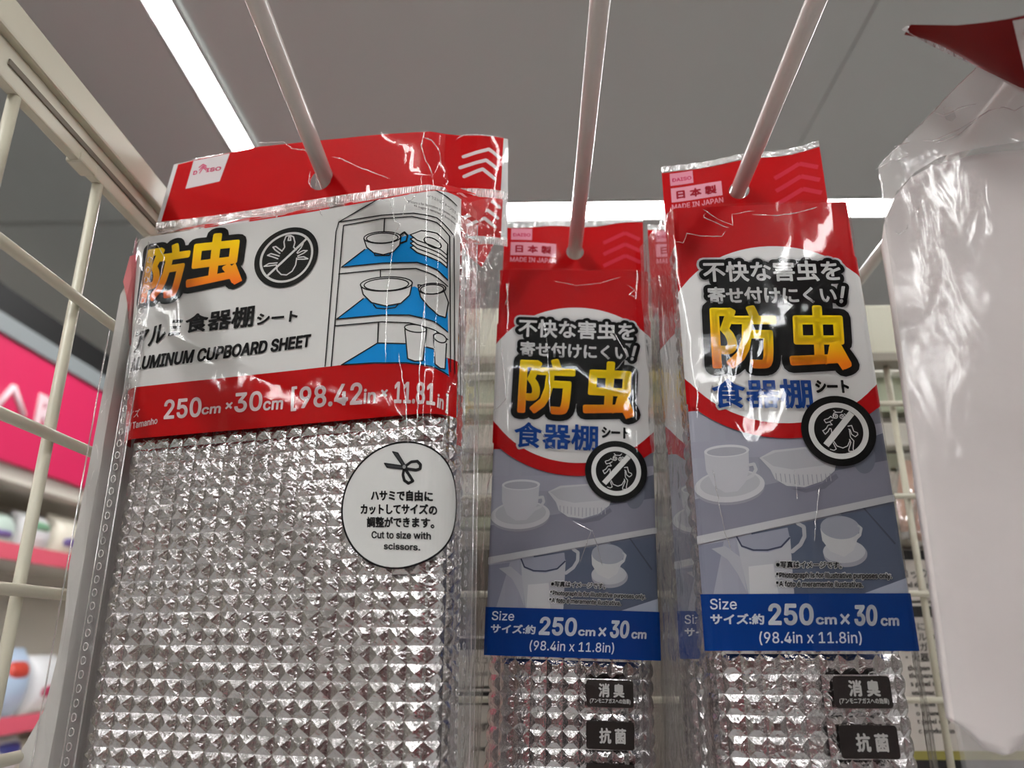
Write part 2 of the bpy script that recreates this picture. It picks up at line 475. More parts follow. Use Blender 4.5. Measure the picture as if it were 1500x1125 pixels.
strip(LX - .034, LX + .034, -0.55, LY - .064, 'long bright ceiling light strip running away above the wire side panel')
strip(LX - .039, 5.2, LY - .054, LY + .054, 'bright ceiling light strip running straight across behind the hanging packs')
strip(-.88, .82, -3.89, -3.79, 'ceiling light strip across the aisle behind the viewer, mirrored in the glossy packs', HZ - .035)
strip(4.55, 4.65, -5, 1, 'added ceiling light strip far to the right, unseen, for glints on the foil', HZ - .035)  # added out of view so the side facets of the foil catch light
strip(.86, .95, -5, -.62, 'added unseen ceiling light strip behind the viewer, running along the aisle', HZ - .035)  # unseen strip added to light the pack fronts and foil facets
strip(LX - .045, LX + .045, -5, -.62, 'added unseen ceiling light strip behind the viewer in line with the long one', HZ - .035)  # unseen continuation of the long strip, added to light fronts and foil
strip(-3.65, -3.55, -5, 6, 'added unseen ceiling light strip over the next aisle, beyond the magenta sign', HZ - .035)  # added to brighten the ceiling and floor at left, hidden by the canopy
strip(2.3, 2.38, -0.55, LY - .12, 'added unseen ceiling light strip beyond the right edge, parallel to the long one', HZ - .035)  # unseen strip added opposite the long one

# ------------------------------------------------------------------ shelving wall on the left, across the aisle
GX = -1.6
M_PINK = mat('magenta_sign', (214, 40, 92), 0.45); M_PINKL = mat('pink_edge', (226, 96, 116), 0.5)
M_BLACK = mat('black_panel', (14, 14, 15), 0.6); M_GREYT = mat('grey_trim', (138, 144, 146), 0.5)
M_LETTER = mat('pale_pink_letter', (242, 214, 220), 0.5)
def zx(px, py): return at_x(px, py, GX).z
z_top = zx(0, 487); z_bot = zx(0, 672); zb0 = zx(0, 458); zb1 = zx(0, 405)
Y0, Y1 = 0.6, 5.5
t = thing('sign_board', 'magenta sign board with pale letters under a black canopy, left across the aisle', 'sign', (GX, 2.5, z_bot))
o = t.location
link('panel', box_mesh(GX - .04, GX, Y0, Y1, z_bot, z_top, 0.002, o), M_PINK, t)
link('top_rail', box_mesh(GX - .05, GX + .012, Y0, Y1, z_top, zb0, 0.003, o), M_GREYT, t)
link('canopy', box_mesh(GX - .35, GX - .02, Y0, Y1, zb0, zb1, 0.003, o), M_BLACK, t)
def solid_text(name, txt, p0, right, up, h, depth, m, parent, wscale=1.0, offset=0.0):
    """raised lettering standing on a board"""
    cu = bpy.data.curves.new(name, 'FONT'); cu.body = txt; cu.size = h / 0.72; cu.extrude = depth / 2; cu.offset = offset
    ob = bpy.data.objects.new(name, cu); C.objects.link(ob); dg = bpy.context.evaluated_depsgraph_get(); dg.update()
    me = bpy.data.meshes.new_from_object(ob.evaluated_get(dg)); bpy.data.objects.remove(ob)
    r = Vector(right).normalized(); u = Vector(up).normalized(); n = r.cross(u)
    base = Vector(p0) - Vector(parent.location if parent else (0, 0, 0))
    for v in me.vertices: v.co = base + r * v.co.x * wscale + u * v.co.y + n * v.co.z
    me.materials.clear(); return link(name, me, m, parent)
pr = at_x(46, 621, GX); hr = at_x(46, 570, GX).z - pr.z
solid_text('lettering', 'R', (GX + .003, pr.y, pr.z), (0, 1, 0), (0, 0, 1), hr, .006, M_LETTER, t, 1.05, .006)
# the crossbar-less A in front of it, two slanted strokes
a0 = at_x(-8, 596, GX); a1 = at_x(18, 566, GX); a2 = at_x(33, 609, GX)
V, F = join_data([(v, f) for v, f in [tube_data([Vector((GX + .003, q.y, q.z)) for q in seg], .010, 8) for seg in ((a0, a1), (a1, a2))]])
link('lettering', mesh_of(V, F, 'letter', True, t.location), M_LETTER, t)
# shelves and goods under the sign
M_SHELF = mat('pale_shelf', (210, 203, 192), 0.6)
shf = thing('wall_shelving', 'pale shelving with pink shelf edges below the magenta sign', 'shelf', (GX, 2.5, 0))
o = shf.location
link('back_panel', box_mesh(GX - .40, GX - .36, Y0, Y1, 0, z_bot, 0, o), M_SHELF, shf)
link('header_lip', box_mesh(GX - .36, GX - .02, Y0, Y1, z_bot - .05, z_bot, 0.002, o), M_SHELF, shf)
zs = [zx(0, 800), zx(0, 1060), 0.98, 0.62, 0.2]
for z in zs:
    link('shelf', box_mesh(GX - .36, GX - .01, Y0, Y1, z - .03, z, 0.002, o), M_SHELF, shf)
    link('shelf_edge', box_mesh(GX - .01, GX + .008, Y0, Y1, z - .035, z + .015, 0.002, o), M_PINKL, shf)
def pouch_mesh(w_, h_, d_, origin=(0, 0, 0)):
    """a filled bag: flat sealed ends, bulging middle"""
    V = []; F = []; n = 9; m = 8; o = Vector(origin)
    for j in range(m + 1):
        v = j / m; zz = v * h_
        bulge = math.sin(math.pi * min(1, max(0, v))) ** .5
        for i in range(n * 2):
            a = 2 * math.pi * i / (n * 2)
            V.append(o + Vector((math.copysign(abs(math.cos(a)) ** .6, math.cos(a)) * d_ / 2 * max(.06, bulge), math.copysign(abs(math.sin(a)) ** .7, math.sin(a)) * w_ / 2 * (1 - .06 * bulge), zz)))
    N = n * 2
    for j in range(m):
        for i in range(N): F.append((j * N + i, j * N + (i + 1) % N, (j + 1) * N + (i + 1) % N, (j + 1) * N + i))
    F.append(tuple(range(N))[::-1]); F.append(tuple(m * N + k for k in range(N)))
    return mesh_of(V, F, 'pouch', True)
ROWS = [(zs[0], .16, 'upper', [('white', 'blue'), ('white', 'pale blue'), ('pale green', 'violet'), ('white', 'green'), ('cream', 'violet'), ('white', 'pink')]),
        (zs[1], .22, 'middle', [('white', 'indigo'), ('light grey', 'white'), ('white', 'indigo'), ('pale blue', 'red'), ('white', 'crimson'), ('cream', 'blue')]),
        (zs[2], .14, 'lowest visible', [('white', 'crimson'), ('light grey', 'blue'), ('white', 'grey'), ('white', 'indigo'), ('cream', 'red'), ('white', 'green')])]
COL = {'white': (226, 226, 228), 'pale green': (196, 214, 204), 'cream': (228, 222, 206), 'light grey': (206, 208, 212), 'pale blue': (186, 206, 230), 'blue': (70, 104, 190), 'violet': (116, 100, 160), 'green': (120, 166, 134),
       'pink': (222, 130, 150), 'indigo': (62, 70, 150), 'red': (206, 74, 60), 'crimson': (184, 60, 96), 'grey': (150, 150, 156)}
ORD = ['first', 'second', 'third', 'fourth', 'fifth', 'sixth']
for r_, (z, h_, gname, cols) in enumerate(ROWS):
    for i, (c_, k_) in enumerate(cols):
        y = 2.02 + i * .19 + r_ * .03; hh = h_ * (.86 + .14 * math.sin(i * 2.1 + r_))
        tt = thing('goods_bag', '%s goods bag with %s panel, %s from the frame edge, %s shelf' % (c_, k_, ORD[i], gname), 'bag', (GX - .10, y, z), 'bags of goods on the %s shelf under the magenta sign' % gname)
        link('bag_body', pouch_mesh(.17, hh, .12), mat('goods_' + c_.replace(' ', '_'), COL[c_], .4, coat=.3), tt)
        me = pouch_mesh(.17 * .8, hh * .42, .125, (0.003, 0, hh * (.45 if i % 2 else .2)))
        link('printed_panel', me, mat('panel_' + k_.replace(' ', '_'), COL[k_], .4, coat=.3), tt)
# shelving across the aisle behind the viewer (seen only as a reflection)
M_BROWN = mat('brown_carton', (74, 52, 44), 0.7); M_ROSE = mat('rose_carton', (120, 66, 76), 0.6)
opp = thing('aisle_shelving', 'tall shelving across the aisle behind the viewer, mirrored in the foil', 'shelf', (0, -1.6, 0))
o = opp.location
link('back_panel', box_mesh(-2.2, 2.4, -1.95, -1.9, 0, 1.9, 0, o), M_WALLD, opp)
for z in (.1, .5, .9, 1.3, 1.7): link('shelf', box_mesh(-2.2, 2.4, -1.9, -1.5, z - .03, z, 0, o), M_SHELF, opp)
parts = {0: [], 1: [], 2: [], 3: []}
for z in (.1, .5, .9, 1.3):
    x = -2.15
    while x < 2.3:
        ww = random.uniform(.12, .26); hh = random.uniform(.2, .33); k = random.choice([0, 0, 1, 1, 2, 3])
        me = box_mesh(x, x + ww - .01, -1.85, -1.52 - random.uniform(0, .06), z, z + hh, 0, o)
        parts[k].append(([v.co.copy() for v in me.vertices], [tuple(p.vertices) for p in me.polygons])); bpy.data.meshes.remove(me); x += ww
for k, m_ in enumerate((M_BROWN, M_ROSE, M_PINKL, M_GREYT)):
    V, F = join_data(parts[k]); link('cartons', mesh_of(V, F), m_, opp, kind='stuff')

# ------------------------------------------------------------------ wire side panel with its flat top rail
SX = -0.187
side = thing('wire_side_panel', 'cream wire grid side panel with a flat top rail, left of the large foil pack', 'wire panel', (SX, .27, CZ - .25))
o = side.location
wire_z = [CZ + z for z in (.1350, .0765, .0175, -.0405, -.099, -.1575, -.216)]
vert_y = [.0595, .118, .1765, .235, .2935, .352, .4105, .469]
YB = .480
for z in wire_z:
    link('wire', tube_mesh([(SX, .03, z), (SX, YB, z)], .0023, 12, o), M_CREAM, side)
for y in vert_y:
    link('wire', tube_mesh([(SX - .004, y, CZ - .23), (SX - .004, y, CZ + .200)], .0023, 12, o), M_CREAM, side)
# top rail: a flat bar, its lower half set back, with the slot's shade as a coloured strip
link('rail', box_mesh(SX - .008, SX + .002, .02, YB, CZ + .2075, CZ + .2215, .0012, o), M_CREAM, side)
link('rail', box_mesh(SX - .006, SX - .0015, .02, YB, CZ + .1925, CZ + .2075, .0008, o), M_CREAM, side)
link('slot_shade', box_mesh(SX - .0018, SX - .0008, .225, YB - .01, CZ + .199, CZ + .2015, .0002, o), mat('slot_shadow', (112, 104, 92), .7), side)
for y in (.12, .28, .44):
    link('weld_tab', box_mesh(SX - .0075, SX - .0005, y - .006, y + .006, CZ + .192, CZ + .1965, .001, o), M_CREAM, side)

# ------------------------------------------------------------------ cross bar, wire grid at the back, hooks
bar = thing('cross_bar', 'cream flat cross bar behind the packs carrying the hooks', 'bar', (.1, YB, CZ + .195))
o = bar.location
link('bar_profile', box_mesh(-.19, .42, YB - .003, YB + .010, CZ + .178, CZ + .2135, .002, o), M_CREAMP, bar)
link('lower_lip', box_mesh(-.19, .42, YB - .006, YB + .012, CZ + .172, CZ + .178, .001, o), mat('lip_dark', (150, 144, 132), .5), bar)
grid = thing('wire_back_panel', 'cream wire grid standing behind the hanging packs, below the cross bar', 'wire panel', (.1, YB + .004, CZ - .2))
o = grid.location
for z in [CZ + v for v in (.1450, .0850, .0265, -.0325, -.091, -.150)]:
    link('wire', tube_mesh([(-.19, YB, z), (.42, YB, z)], .0018, 12, o), M_CREAM, grid)
vx = at_y(1345, 790, YB).x
k = -7
while vx + k * .0585 < .42:
    x = vx + k * .0585
    if x > -.18: link('wire', tube_mesh([(x, YB + .005, CZ - .21), (x, YB + .005, CZ + .175)], .0020, 12, o), M_CREAM, grid)
    k += 1
HT = math.tan(R(3.9))
def hook_z(y): return CZ + .2085 - HT * (y - .325)
HX = {1: -.0955, 2: .0268, 3: .1035, 4: .1965}
def hook(n, label, y0=.13, r=.0038):
    x = HX[n]; t = thing('display_hook', label, 'hook', (x, YB - .003, hook_z(YB)), 'display hooks on the cross bar')
    o = t.location
    pts = [(x, YB - .004, hook_z(YB - .004)), (x, .3, hook_z(.3)), (x, y0, hook_z(y0)), (x, y0 - .006, hook_z(y0) + .004), (x, y0 - .007, hook_z(y0) + .012)]
    link('rod', tube_mesh(pts, r, 20, o), M_HOOK, t)
    link('mounting_plate', box_mesh(x - .019, x + .019, YB - .009, YB - .003, CZ + .1795, CZ + .2185, .004, o, 4), M_CREAMP, t)
    return t
hook(1, 'white rod hook carrying the large foil pack'); hook(2, 'white rod hook in the middle carrying the narrow pack beside the gap')
hook(3, 'white rod hook carrying the nearest narrow pack with the round pest badge'); hook(4, 'white rod hook mostly hidden behind the frosted white bag at right', r=.0034)

# ------------------------------------------------------------------ rack and goods seen through the back grid
rk = thing('slatted_rack', 'pale slatted rack behind the wire grid, seen in the gaps', 'rack', (.1, .6, CZ))
o = rk.location; YR = .56
def zr(py): return at_y(1310, py, YR).z
M_RACKG = mat('greenish_panel', (176, 182, 160), 0.5); M_RACKW = mat('white_rail', (236, 234, 226), 0.35)
M_RACKD = mat('dim_panel', (150, 144, 132), 0.6)
for (a, b, m_, d_) in [(549, 600, M_RACKG, .012), (527, 549, M_RACKW, 0), (614, 622, M_RACKD, .012), (622, 656, M_RACKW, 0), (662, 684, M_RACKG, .01), (690, 722, M_RACKW, .006), (728, 752, M_RACKD, .01), (756, 772, M_RACKG, .004), (777, 800, M_RACKD, .004)]:
    link('slat', box_mesh(-.25, .5, YR - .006 + d_, YR + .012 + d_, zr(b), zr(a), .0015, o), m_, rk)
for x in (-.24, .49): link('upright', box_mesh(x - .01, x + .01, YR + .02, YR + .05, CZ - .3, zr(520), .002, o), M_RACKW, rk)
link('back_sheet', box_mesh(-.25, .5, YR + .06, YR + .065, CZ - .35, zr(540), 0, o), mat('rack_back', (120, 112, 104), .7), rk)
M_INK = mat('print_ink', (48, 45, 44), .7); M_CARD = mat('carton_white', (205, 198, 190), .55); M_YEL = mat('yellow_label', (150, 142, 70), .5)
def carton(x0, x1, ya, yb, label, lines, bars, yel=None, Yc=.545):
    zt = at_y(1340, ya, Yc).z; zb = at_y(1340, yb, Yc).z
    t = thing('printed_carton', label, 'carton', ((x0 + x1) / 2, Yc, zb)); o = t.location
    link('box', box_mesh(x0, x1, Yc, Yc + .03, zb, zt, .001, o), M_CARD, t)
    for a, b in bars: link('black_band', box_mesh(x0 + .002, x1 - .002, Yc - .0006, Yc + .001, at_y(1340, b, Yc).z, at_y(1340, a, Yc).z, 0, o), M_BLACK, t)
    if yel: link('yellow_band', box_mesh(x0 + .002, x1 - .002, Yc - .0006, Yc + .001, at_y(1380, yel[1], Yc).z, at_y(1380, yel[0], Yc).z, 0, o), M_YEL, t)
    for txt, px, py, hpx in lines:
        p = at_y(px, py, Yc); q = at_y(px, py - hpx, Yc)
        solid_text('lettering', txt, (p.x, Yc - .0004, p.z), (1, 0, 0), (0, 0, 1), q.z - p.z, .0004, M_INK, t)
    return t
e0, e1 = at_y(1262, 900, .545).x, at_y(1462, 900, .545).x
carton(e0, e1, 805, 880, 'white carton top with a black band and small dark lettering, right gap', [('ニコック式ニ', 1302, 846, 11), ('secured the pa', 1302, 860, 8)], [(806, 820)])
carton(e0, e1 + .01, 884, 1300, 'white carton with black band and lines of small text, below the other in right gap',
       [('は壁に、目的', 1316, 923, 10), ('ーブルの脇に', 1318, 938, 10), ('壁をガスコン', 1320, 953, 10), ('・火器に近づ', 1322, 968, 10),
        ('the pan can', 1330, 978 + 4, 8), ('the panel if', 1332, 993, 8), ('s panel to th', 1334, 1005, 8), ('use mat for', 1336, 1018, 8),
        ('e panel and', 1340, 1035, 8), ('o a panel an', 1342, 1048, 8), ('t panel e fo', 1344, 1060, 8), ('c product to', 1346, 1074, 8)], [(888, 904), (1113, 1180)], (1100, 1113))
c0, c1 = at_y(640, 1000, .545).x, at_y(745, 1000, .545).x
carton(c0, c1, 932, 1006, 'white carton with black top band in the gap between the large and middle packs', [('スコンロ', 692, 972, 9), ('panel to', 692, 990, 8)], [(935, 952)])
carton(c0, c1, 1010, 1300, 'white carton with black band, lowest in the gap between the large and middle packs', [('必ずお読', 690, 1070, 10), ('panel c', 690, 1100, 9)], [(1014, 1034)])
# long clear bags with peach goods lying against the grid, right gap
M_CLEARW = film_mat('cloudy_film', refl=.14, rough=.10, bump=.002, scale=(120, 120, 60), milky=.25)
M_PEACH = mat('peach_roll', (214, 160, 132), .6)
for (a, b, lab) in [((1352, 655), (1310, 790), 'clear film roll with peach wrap slanting behind the grid, nearer the narrow pack'), ((1372, 690), (1338, 800), 'clear film roll with peach wrap slanting behind the grid, nearer the frosted bag')]:
    A = at_y(*a, .535); B = at_y(*b, .535); A.y = .555; B.y = .525
    t = thing('wrapped_roll', lab, 'roll', B); d = (B - A)
    link('wrap', tube_mesh([A, A + d * .08, A + d * .5, A + d * .94, B], [.002, .0075, .0085, .0075, .002], 12, t.location), M_CLEARW, t)
    link('core', tube_mesh([A + d * .15, A + d * .5, A + d * .88], .0055, 10, t.location), M_PEACH, t)
def poly_sheet(S, uv, off, origin, grid=.004, wob=0.0, seed=0, depth=None, smooth=True):
    """a sheet cut to an outline, following the surface; depth gives it a real thickness"""
    loops = [[Vector((a, b, 0)) for a, b in uv]]; bm = bmesh.new()
    vs = [bm.verts.new((a, b, 0)) for a, b in uv]
    for t in tessellate_polygon(loops):
        try: bm.faces.new([vs[i] for i in t])
        except ValueError: pass
    s0 = min(a for a, b in uv); s1 = max(a for a, b in uv); z0 = min(b for a, b in uv); z1 = max(b for a, b in uv)
    k = s0 + grid
    while k < s1:
        bmesh.ops.bisect_plane(bm, geom=bm.verts[:] + bm.edges[:] + bm.faces[:], plane_co=(k, 0, 0), plane_no=(1, 0, 0), dist=1e-7); k += grid
    k = z0 + grid
    while k < z1:
        bmesh.ops.bisect_plane(bm, geom=bm.verts[:] + bm.edges[:] + bm.faces[:], plane_co=(0, k, 0), plane_no=(0, 1, 0), dist=1e-7); k += grid
    if depth:
        r = bmesh.ops.extrude_face_region(bm, geom=bm.faces[:])
        for v in [g for g in r['geom'] if isinstance(g, bmesh.types.BMVert)]: v.co.z = -depth
    o = Vector(origin)
    for v in bm.verts:
        w_ = wob * noise.noise(Vector((v.co.x * 55 + seed, v.co.y * 40, seed)))
        v.co = S.pos(v.co.x, v.co.y, off + w_ + v.co.z) - o
    bmesh.ops.recalc_face_normals(bm, faces=bm.faces[:])
    me = bpy.data.meshes.new('sheet'); bm.to_mesh(me); bm.free()
    if smooth:
        for p in me.polygons: p.use_smooth = True
    return me
RED = (174, 0, 8); RED_H = (190, 0, 8); WHITE_I = (214, 213, 212); BLUE = (0, 70, 170); BLK = (14, 13, 14)
YEL = (250, 214, 0); ORG = (240, 120, 16)

# ================================================================== narrow packs: artwork drawn once on the nearest one
zt = CZ + .176
L3 = at_y(985, 305, .291); R3 = at_y(1242, 295, .2872)
d3 = Vector((R3.x - L3.x, R3.y - L3.y)); d3n = d3.normalized()
A3 = Vector((L3.x, L3.y)) + d3n * .002; B3 = Vector((R3.x, R3.y)) - d3n * .002
S3 = Surf(arc_line(A3, B3, .002, R(80), .002, R(80), back=.034, n=5))
S3.flat = (A3, B3, .034 + .002 * R(80))
SL, SR = .034 + .0010, S3.L - .034 - .0010
ZB = CZ - .165                                  # bottom of the narrow packs
O3 = Vector((HX[3], .327, hook_z(.327)))
def build_narrow_body(root):
    O = O3
    zc = lambda py: S3.hit(1140, py)[1]
    clip = [((SL, 0, 0), (-1, 0, 0)), ((SR, 0, 0), (1, 0, 0)), ((0, zt, 0), (0, 1, 0))]
    ncut = [.034 + k * .0028 / 4 for k in (2, 3, 4)] + [S3.L - .034 - k * .0028 / 4 for k in (2, 3, 4)] + [.034 + .0029, S3.L - .0369]
    A = Art(S3, cuts=ncut, clip=clip)
    e = .004
    z590 = zc(600); zband0 = S3.hit(1140, 870)[1]; zband1 = S3.hit(1140, 953.5)[1]
    A.poly([(SL - e, z590), (SR + e, z590), (SR + e, zt + e), (SL - e, zt + e)], RED, 0)
    # ---- duotone picture of crockery on two shelves
    A.poly([(SL - e, zband0 - .0005), (SR + e, zband0 - .0005), (SR + e, z590), (SL - e, z590)], (132, 133, 146), 0)
    n = 14
    for i in range(n):      # soft tonal steps of the print, lighter at left
        a = SL - e + (SR - SL + 2 * e) * i / n; b = SL - e + (SR - SL + 2 * e) * (i + 1) / n
        t = i / (n - 1); g = int(156 - 42 * t)
        A.poly([(a, zband0), (b, zband0), (b, z590), (a, z590)], (g, g + 1, g + 13), 1)
    A.pxpoly([(985, 645), (1010, 648), (1180, 640), (1300, 618), (1305, 645), (1200, 668), (985, 672)], (150, 150, 163), 1.5)
    A.pxpoly([(1150, 690), (1330, 620), (1360, 880), (1290, 800), (1240, 760)], (92, 96, 110), 1.6)
    A.pxpoly([(1000, 735), (1330, 668), (1330, 722), (1000, 790)], (124, 124, 138), 1.7)
    A.pxpoly([(1100, 781), (1350, 731), (1350, 870), (1130, 870)], (84, 92, 110), 1.8)
    A.pxpoly([(985, 806), (1060, 793), (1045, 870), (985, 870)], (128, 130, 146), 1.8)
    A.pxpoly([(985, 793.5), (1350, 715.5), (1350, 725.5), (985, 806)], (176, 176, 180), 7.5)
    A.pxpoly([(1266, 869), (1340, 842), (1350, 870)], (160, 166, 182), 3)
    A.pxpoly([(1263, 744), (1265, 743), (1312, 796), (1310, 798)], (70, 74, 88), 3)
    def ell(c, rx, ry, rot, col, ly): A.pxpoly([(x, y) for x, y in A.circle(c, rx, 36, ry, rot)], col, ly)
    ell((1069, 716), 51, 24, -.08, (140, 140, 150), 4); ell((1069, 712), 51, 24, -.08, (186, 186, 190), 4.5); ell((1069, 709), 44, 19, -.08, (170, 170, 176), 5)
    A.pxpoly([(1031, 662), (1034, 690), (1045, 712), (1062, 722), (1080, 720), (1092, 706), (1097, 688), (1096, 660)], (180, 180, 186), 6)
    ell((1064, 661), 33, 9, -.05, (196, 196, 200), 6.5); ell((1064, 662), 29, 6.5, -.05, (158, 158, 166), 7)
    A.pxstroke([(1095, 682), (1104, 680), (1107, 688), (1102, 697), (1092, 702)], .0012, (182, 182, 186), 6)
    A.pxpoly([(1112, 671), (1132, 660), (1180, 655), (1212, 660), (1226, 672), (1222, 690), (1205, 705), (1178, 714), (1152, 712), (1135, 702), (1128, 688)], (182, 182, 186), 4.5)
    A.pxpoly([(1116, 671), (1136, 663), (1178, 658), (1210, 663), (1220, 672), (1206, 682), (1160, 688), (1132, 683)], (168, 168, 174), 5)
    for k in range(13):
        x = 1136 + k * 6.6; A.pxstroke([(x, 694 + 2 * math.sin(k / 4)), (x + 1.5, 711 - abs(k - 6) * 1.1)], .00035, (150, 150, 158), 5.5)
    A.pxpoly([(1158, 716), (1180, 716), (1205, 708), (1224, 694), (1228, 700), (1208, 716), (1180, 722)], (108, 108, 122), 4.2)
    # teapot, its spout, handle
    A.pxpoly([(1079, 790), (1084, 818), (1096, 870), (1163, 870), (1160, 830), (1157, 786)], (168, 168, 174), 4)
    A.pxpoly([(1096, 830), (1098, 870), (1140, 870), (1132, 826)], (186, 186, 188), 4.3)
    A.pxpoly([(1042, 804), (1062, 800), (1084, 816), (1090, 846), (1094, 868), (1080, 840), (1066, 820)], (162, 162, 170), 4)
    A.pxpoly([(1079, 789), (1086, 802), (1102, 808), (1124, 809), (1144, 803), (1157, 790), (1153, 773), (1082, 787)], (140, 142, 156), 5)
    A.pxstroke([(1079, 787), (1086, 800), (1103, 806), (1124, 806), (1144, 801), (1156, 788)], .0006, (60, 64, 84), 5.5)
    A.pxstroke([(1168, 767), (1177, 772), (1178, 786), (1172, 798), (1160, 808)], .0014, (172, 172, 178), 5)
    # cup on its saucer, lower right
    ell((1238, 812), 32, 19, .0, (150, 150, 158), 4.2); ell((1236, 808), 31, 17, .0, (176, 176, 182), 4.5)
    A.pxpoly([(1201, 774), (1204, 792), (1216, 808), (1236, 816), (1250, 806), (1258, 782)], (184, 184, 186), 5)
    ell((1230, 773), 29, 17, .08, (146, 148, 158), 5.5)
    A.pxstroke([(1256, 770), (1261, 774), (1259, 784), (1251, 792)], .0009, (182, 182, 186), 5.5)
    ell((1266, 672), 16, 22, .0, (104, 108, 122), 2)
    for k, (tx, x1, y0, y1) in enumerate([('※写真はイメージです。', 1232, 822, 832), ('*Photograph is for illustrative purposes only.', 1305, 838.5, 848.5), ('*A foto é meramente ilustrativa.', 1263, 851, 859.5)]):
        A.text(tx, (1136, y0), (x1, y0 + 1), (1136, y1), (14, 12, 16), 8, bold=.00012, outline=[(.0006, (214, 214, 214))])
    # ---- red field, white disc, ring
    cc = S3.hit(1140, 491)
    def sc_(px, py): return S3.hit(px, py)
    cen = sc_(1140, 491); top = sc_(1140, 361.5); bot = sc_(1140, 621); ob = sc_(1140, 643)
    rz = (top[1] - bot[1]) / 2; cz = (top[1] + bot[1]) / 2; rs = rz * 1.14
    orz = rz + (bot[1] - ob[1]); ors = orz * 1.145
    A.poly(A.circle((cen[0], cz), ors, 72, orz), RED, 9)
    A.poly(A.circle((cen[0], cz), rs, 72, rz), WHITE_I, 10)
    # ---- slogan and big title
    A.text('不快な害虫を', (1028, 385), (1228, 383), (1030, 415), (222, 222, 222), 15, bold=.0005, outline=[(.0034, BLK), (.0052, (206, 205, 206))])
    A.text('寄せ付けにくい', (1035, 422), (1222, 421), (1037, 447), (214, 214, 214), 15, bold=.0005, outline=[(.0034, BLK), (.0052, (206, 205, 206))])
    A.text('!', (1231, 421), (1237, 421), (1228, 446), (214, 214, 214), 15, bold=.0006, outline=[(.0034, BLK), (.0052, (206, 205, 206))], BR=(1233, 446))
    zg0, zg1 = zc(541), zc(449)
    g = lambda s, z: lerp(lin(ORG), lin(YEL), min(1, max(0, ((z - zg0) / (zg1 - zg0) - .05) / .45)))
    A.text('防', (1038, 449), (1134, 449), (1043, 541), g, 16, bold=.0017, outline=[(.0062, BLK), (.0074, (190, 190, 192))])
    A.text('虫', (1152, 449), (1240, 449), (1156, 542), g, 16, bold=.0019, outline=[(.0062, BLK), (.0074, (190, 190, 192))])
    A.pxpoly([(1050, 400), (1215, 398), (1222, 500), (1215, 522), (1050, 522)], BLK, 14.5)
    A.pxpoly([(1214, 505), (1227, 500), (1246, 534), (1233, 544), (1222, 528), (1208, 536)], g, 16.5)
    A.pxstroke([(1216, 506), (1240, 540)], .0062, BLK, 14.6)
    A.text('食器棚', (1041, 556), (1186, 556), (1044, 599), (10, 66, 150), 15, bold=.0006, outline=[(.0018, WHITE_I)])
    A.text('シート', (1192, 558), (1241, 558), (1194, 577), BLK, 15, bold=.0006)
    # ---- size band
    A.poly([(SL - e, zband1), (SR + e, zband1), (SR + e, zband0), (SL - e, zband0)], (4, 50, 120), 12)
    W2 = (214, 218, 226)
    for tx, x0, x1, y0, y1, b in [('Size', 1039, 1078, 877, 893, .0001), ('サイズ:約', 1039.5, 1118, 899, 915, .0003), ('250', 1124, 1190, 884, 916, .0007), ('cm', 1193.5, 1224, 904, 915, .0004),
                                  ('×', 1229, 1243, 899, 915, .0003), ('30', 1249.5, 1283, 886, 917, .0007), ('cm', 1288, 1315, 905, 917, .0004), ('(98.4in x 11.8in)', 1111, 1260, 925, 945, .0001)]:
        A.text(tx, (x0, y0), (x1, y0), (x0 + .5, y1), W2, 14, bold=b)
    # ---- claim labels on the clear part below
    def rrect(cx0, cz0, w_, h_, r=.0012):
        P = []
        for (x, z, a0) in [(cx0 + w_ - r, cz0 + h_ - r, 0), (cx0 + r, cz0 + h_ - r, 90), (cx0 + r, cz0 + r, 180), (cx0 + w_ - r, cz0 + r, 270)]:
            for k in range(5): P.append((x + r * math.cos(R(a0 + 22.5 * k)), z + r * math.sin(R(a0 + 22.5 * k))))
        return P
    lb0 = sc_(1218, 990); lb1 = sc_(1309, 1038); LW = lb1[0] - lb0[0]; LH = lb0[1] - lb1[1]
    front = A.build('front_print', root, O)
    K = Art(S3)
    pitch = lb0[1] - sc_(1224, 1062)[1]
    for k, (tx, sub_) in enumerate([('消 臭', '(アンモニアガスへの効果)'), ('抗 菌', None), ('防カビ', None)]):
        z1 = lb0[1] - pitch * k; K2 = Art(S3)
        K2.poly(rrect(lb0[0], z1 - LH, LW, LH), (48, 43, 42), 2)
        def tb(t_, a, b, c, d, bb):
            V, F, E, asp = glyphs(t_); x0 = lb0[0] + a * LW; x1 = lb0[0] + b * LW; za = z1 - c * LH; zb = z1 - d * LH
            K2.add([(x0 + (x1 - x0) * x, zb + (za - zb) * y) for x, y in V], F, (206, 204, 202), 4)
            for i, j in E:
                p = [(x0 + (x1 - x0) * V[q][0], zb + (za - zb) * V[q][1]) for q in (i, j)]
                K2.stroke(p, bb, (206, 204, 202), 4, round_=False)
        if sub_: tb(tx, .27, .80, .14, .62, .0004); tb(sub_, .08, .93, .68, .88, .0001)
        else: tb(tx, *((.28, .82) if k == 1 else (.17, .85)), .25, .78, .0004)
        K2.build('claim_label', root, O)
    # ---- pest badge, a sub-part of the print
    E = Art(S3, cuts=ncut, clip=clip[:2])
    ec = sc_(1226.5, 632); er = (sc_(1226, 581)[1] - sc_(1226, 684)[1]) / 2
    E.poly(E.circle(ec, er, 56), (8, 8, 9), 18)
    E.poly(E.circle(ec, er * .80, 56), (216, 216, 214), 19)
    E.poly(E.circle(ec, er * .655, 56), (10, 10, 11), 20)
    def ep(x, y): return (x / 9.37 + 1160, y / 9.37 + 580)
    WB = (216, 216, 214); wl = .00032
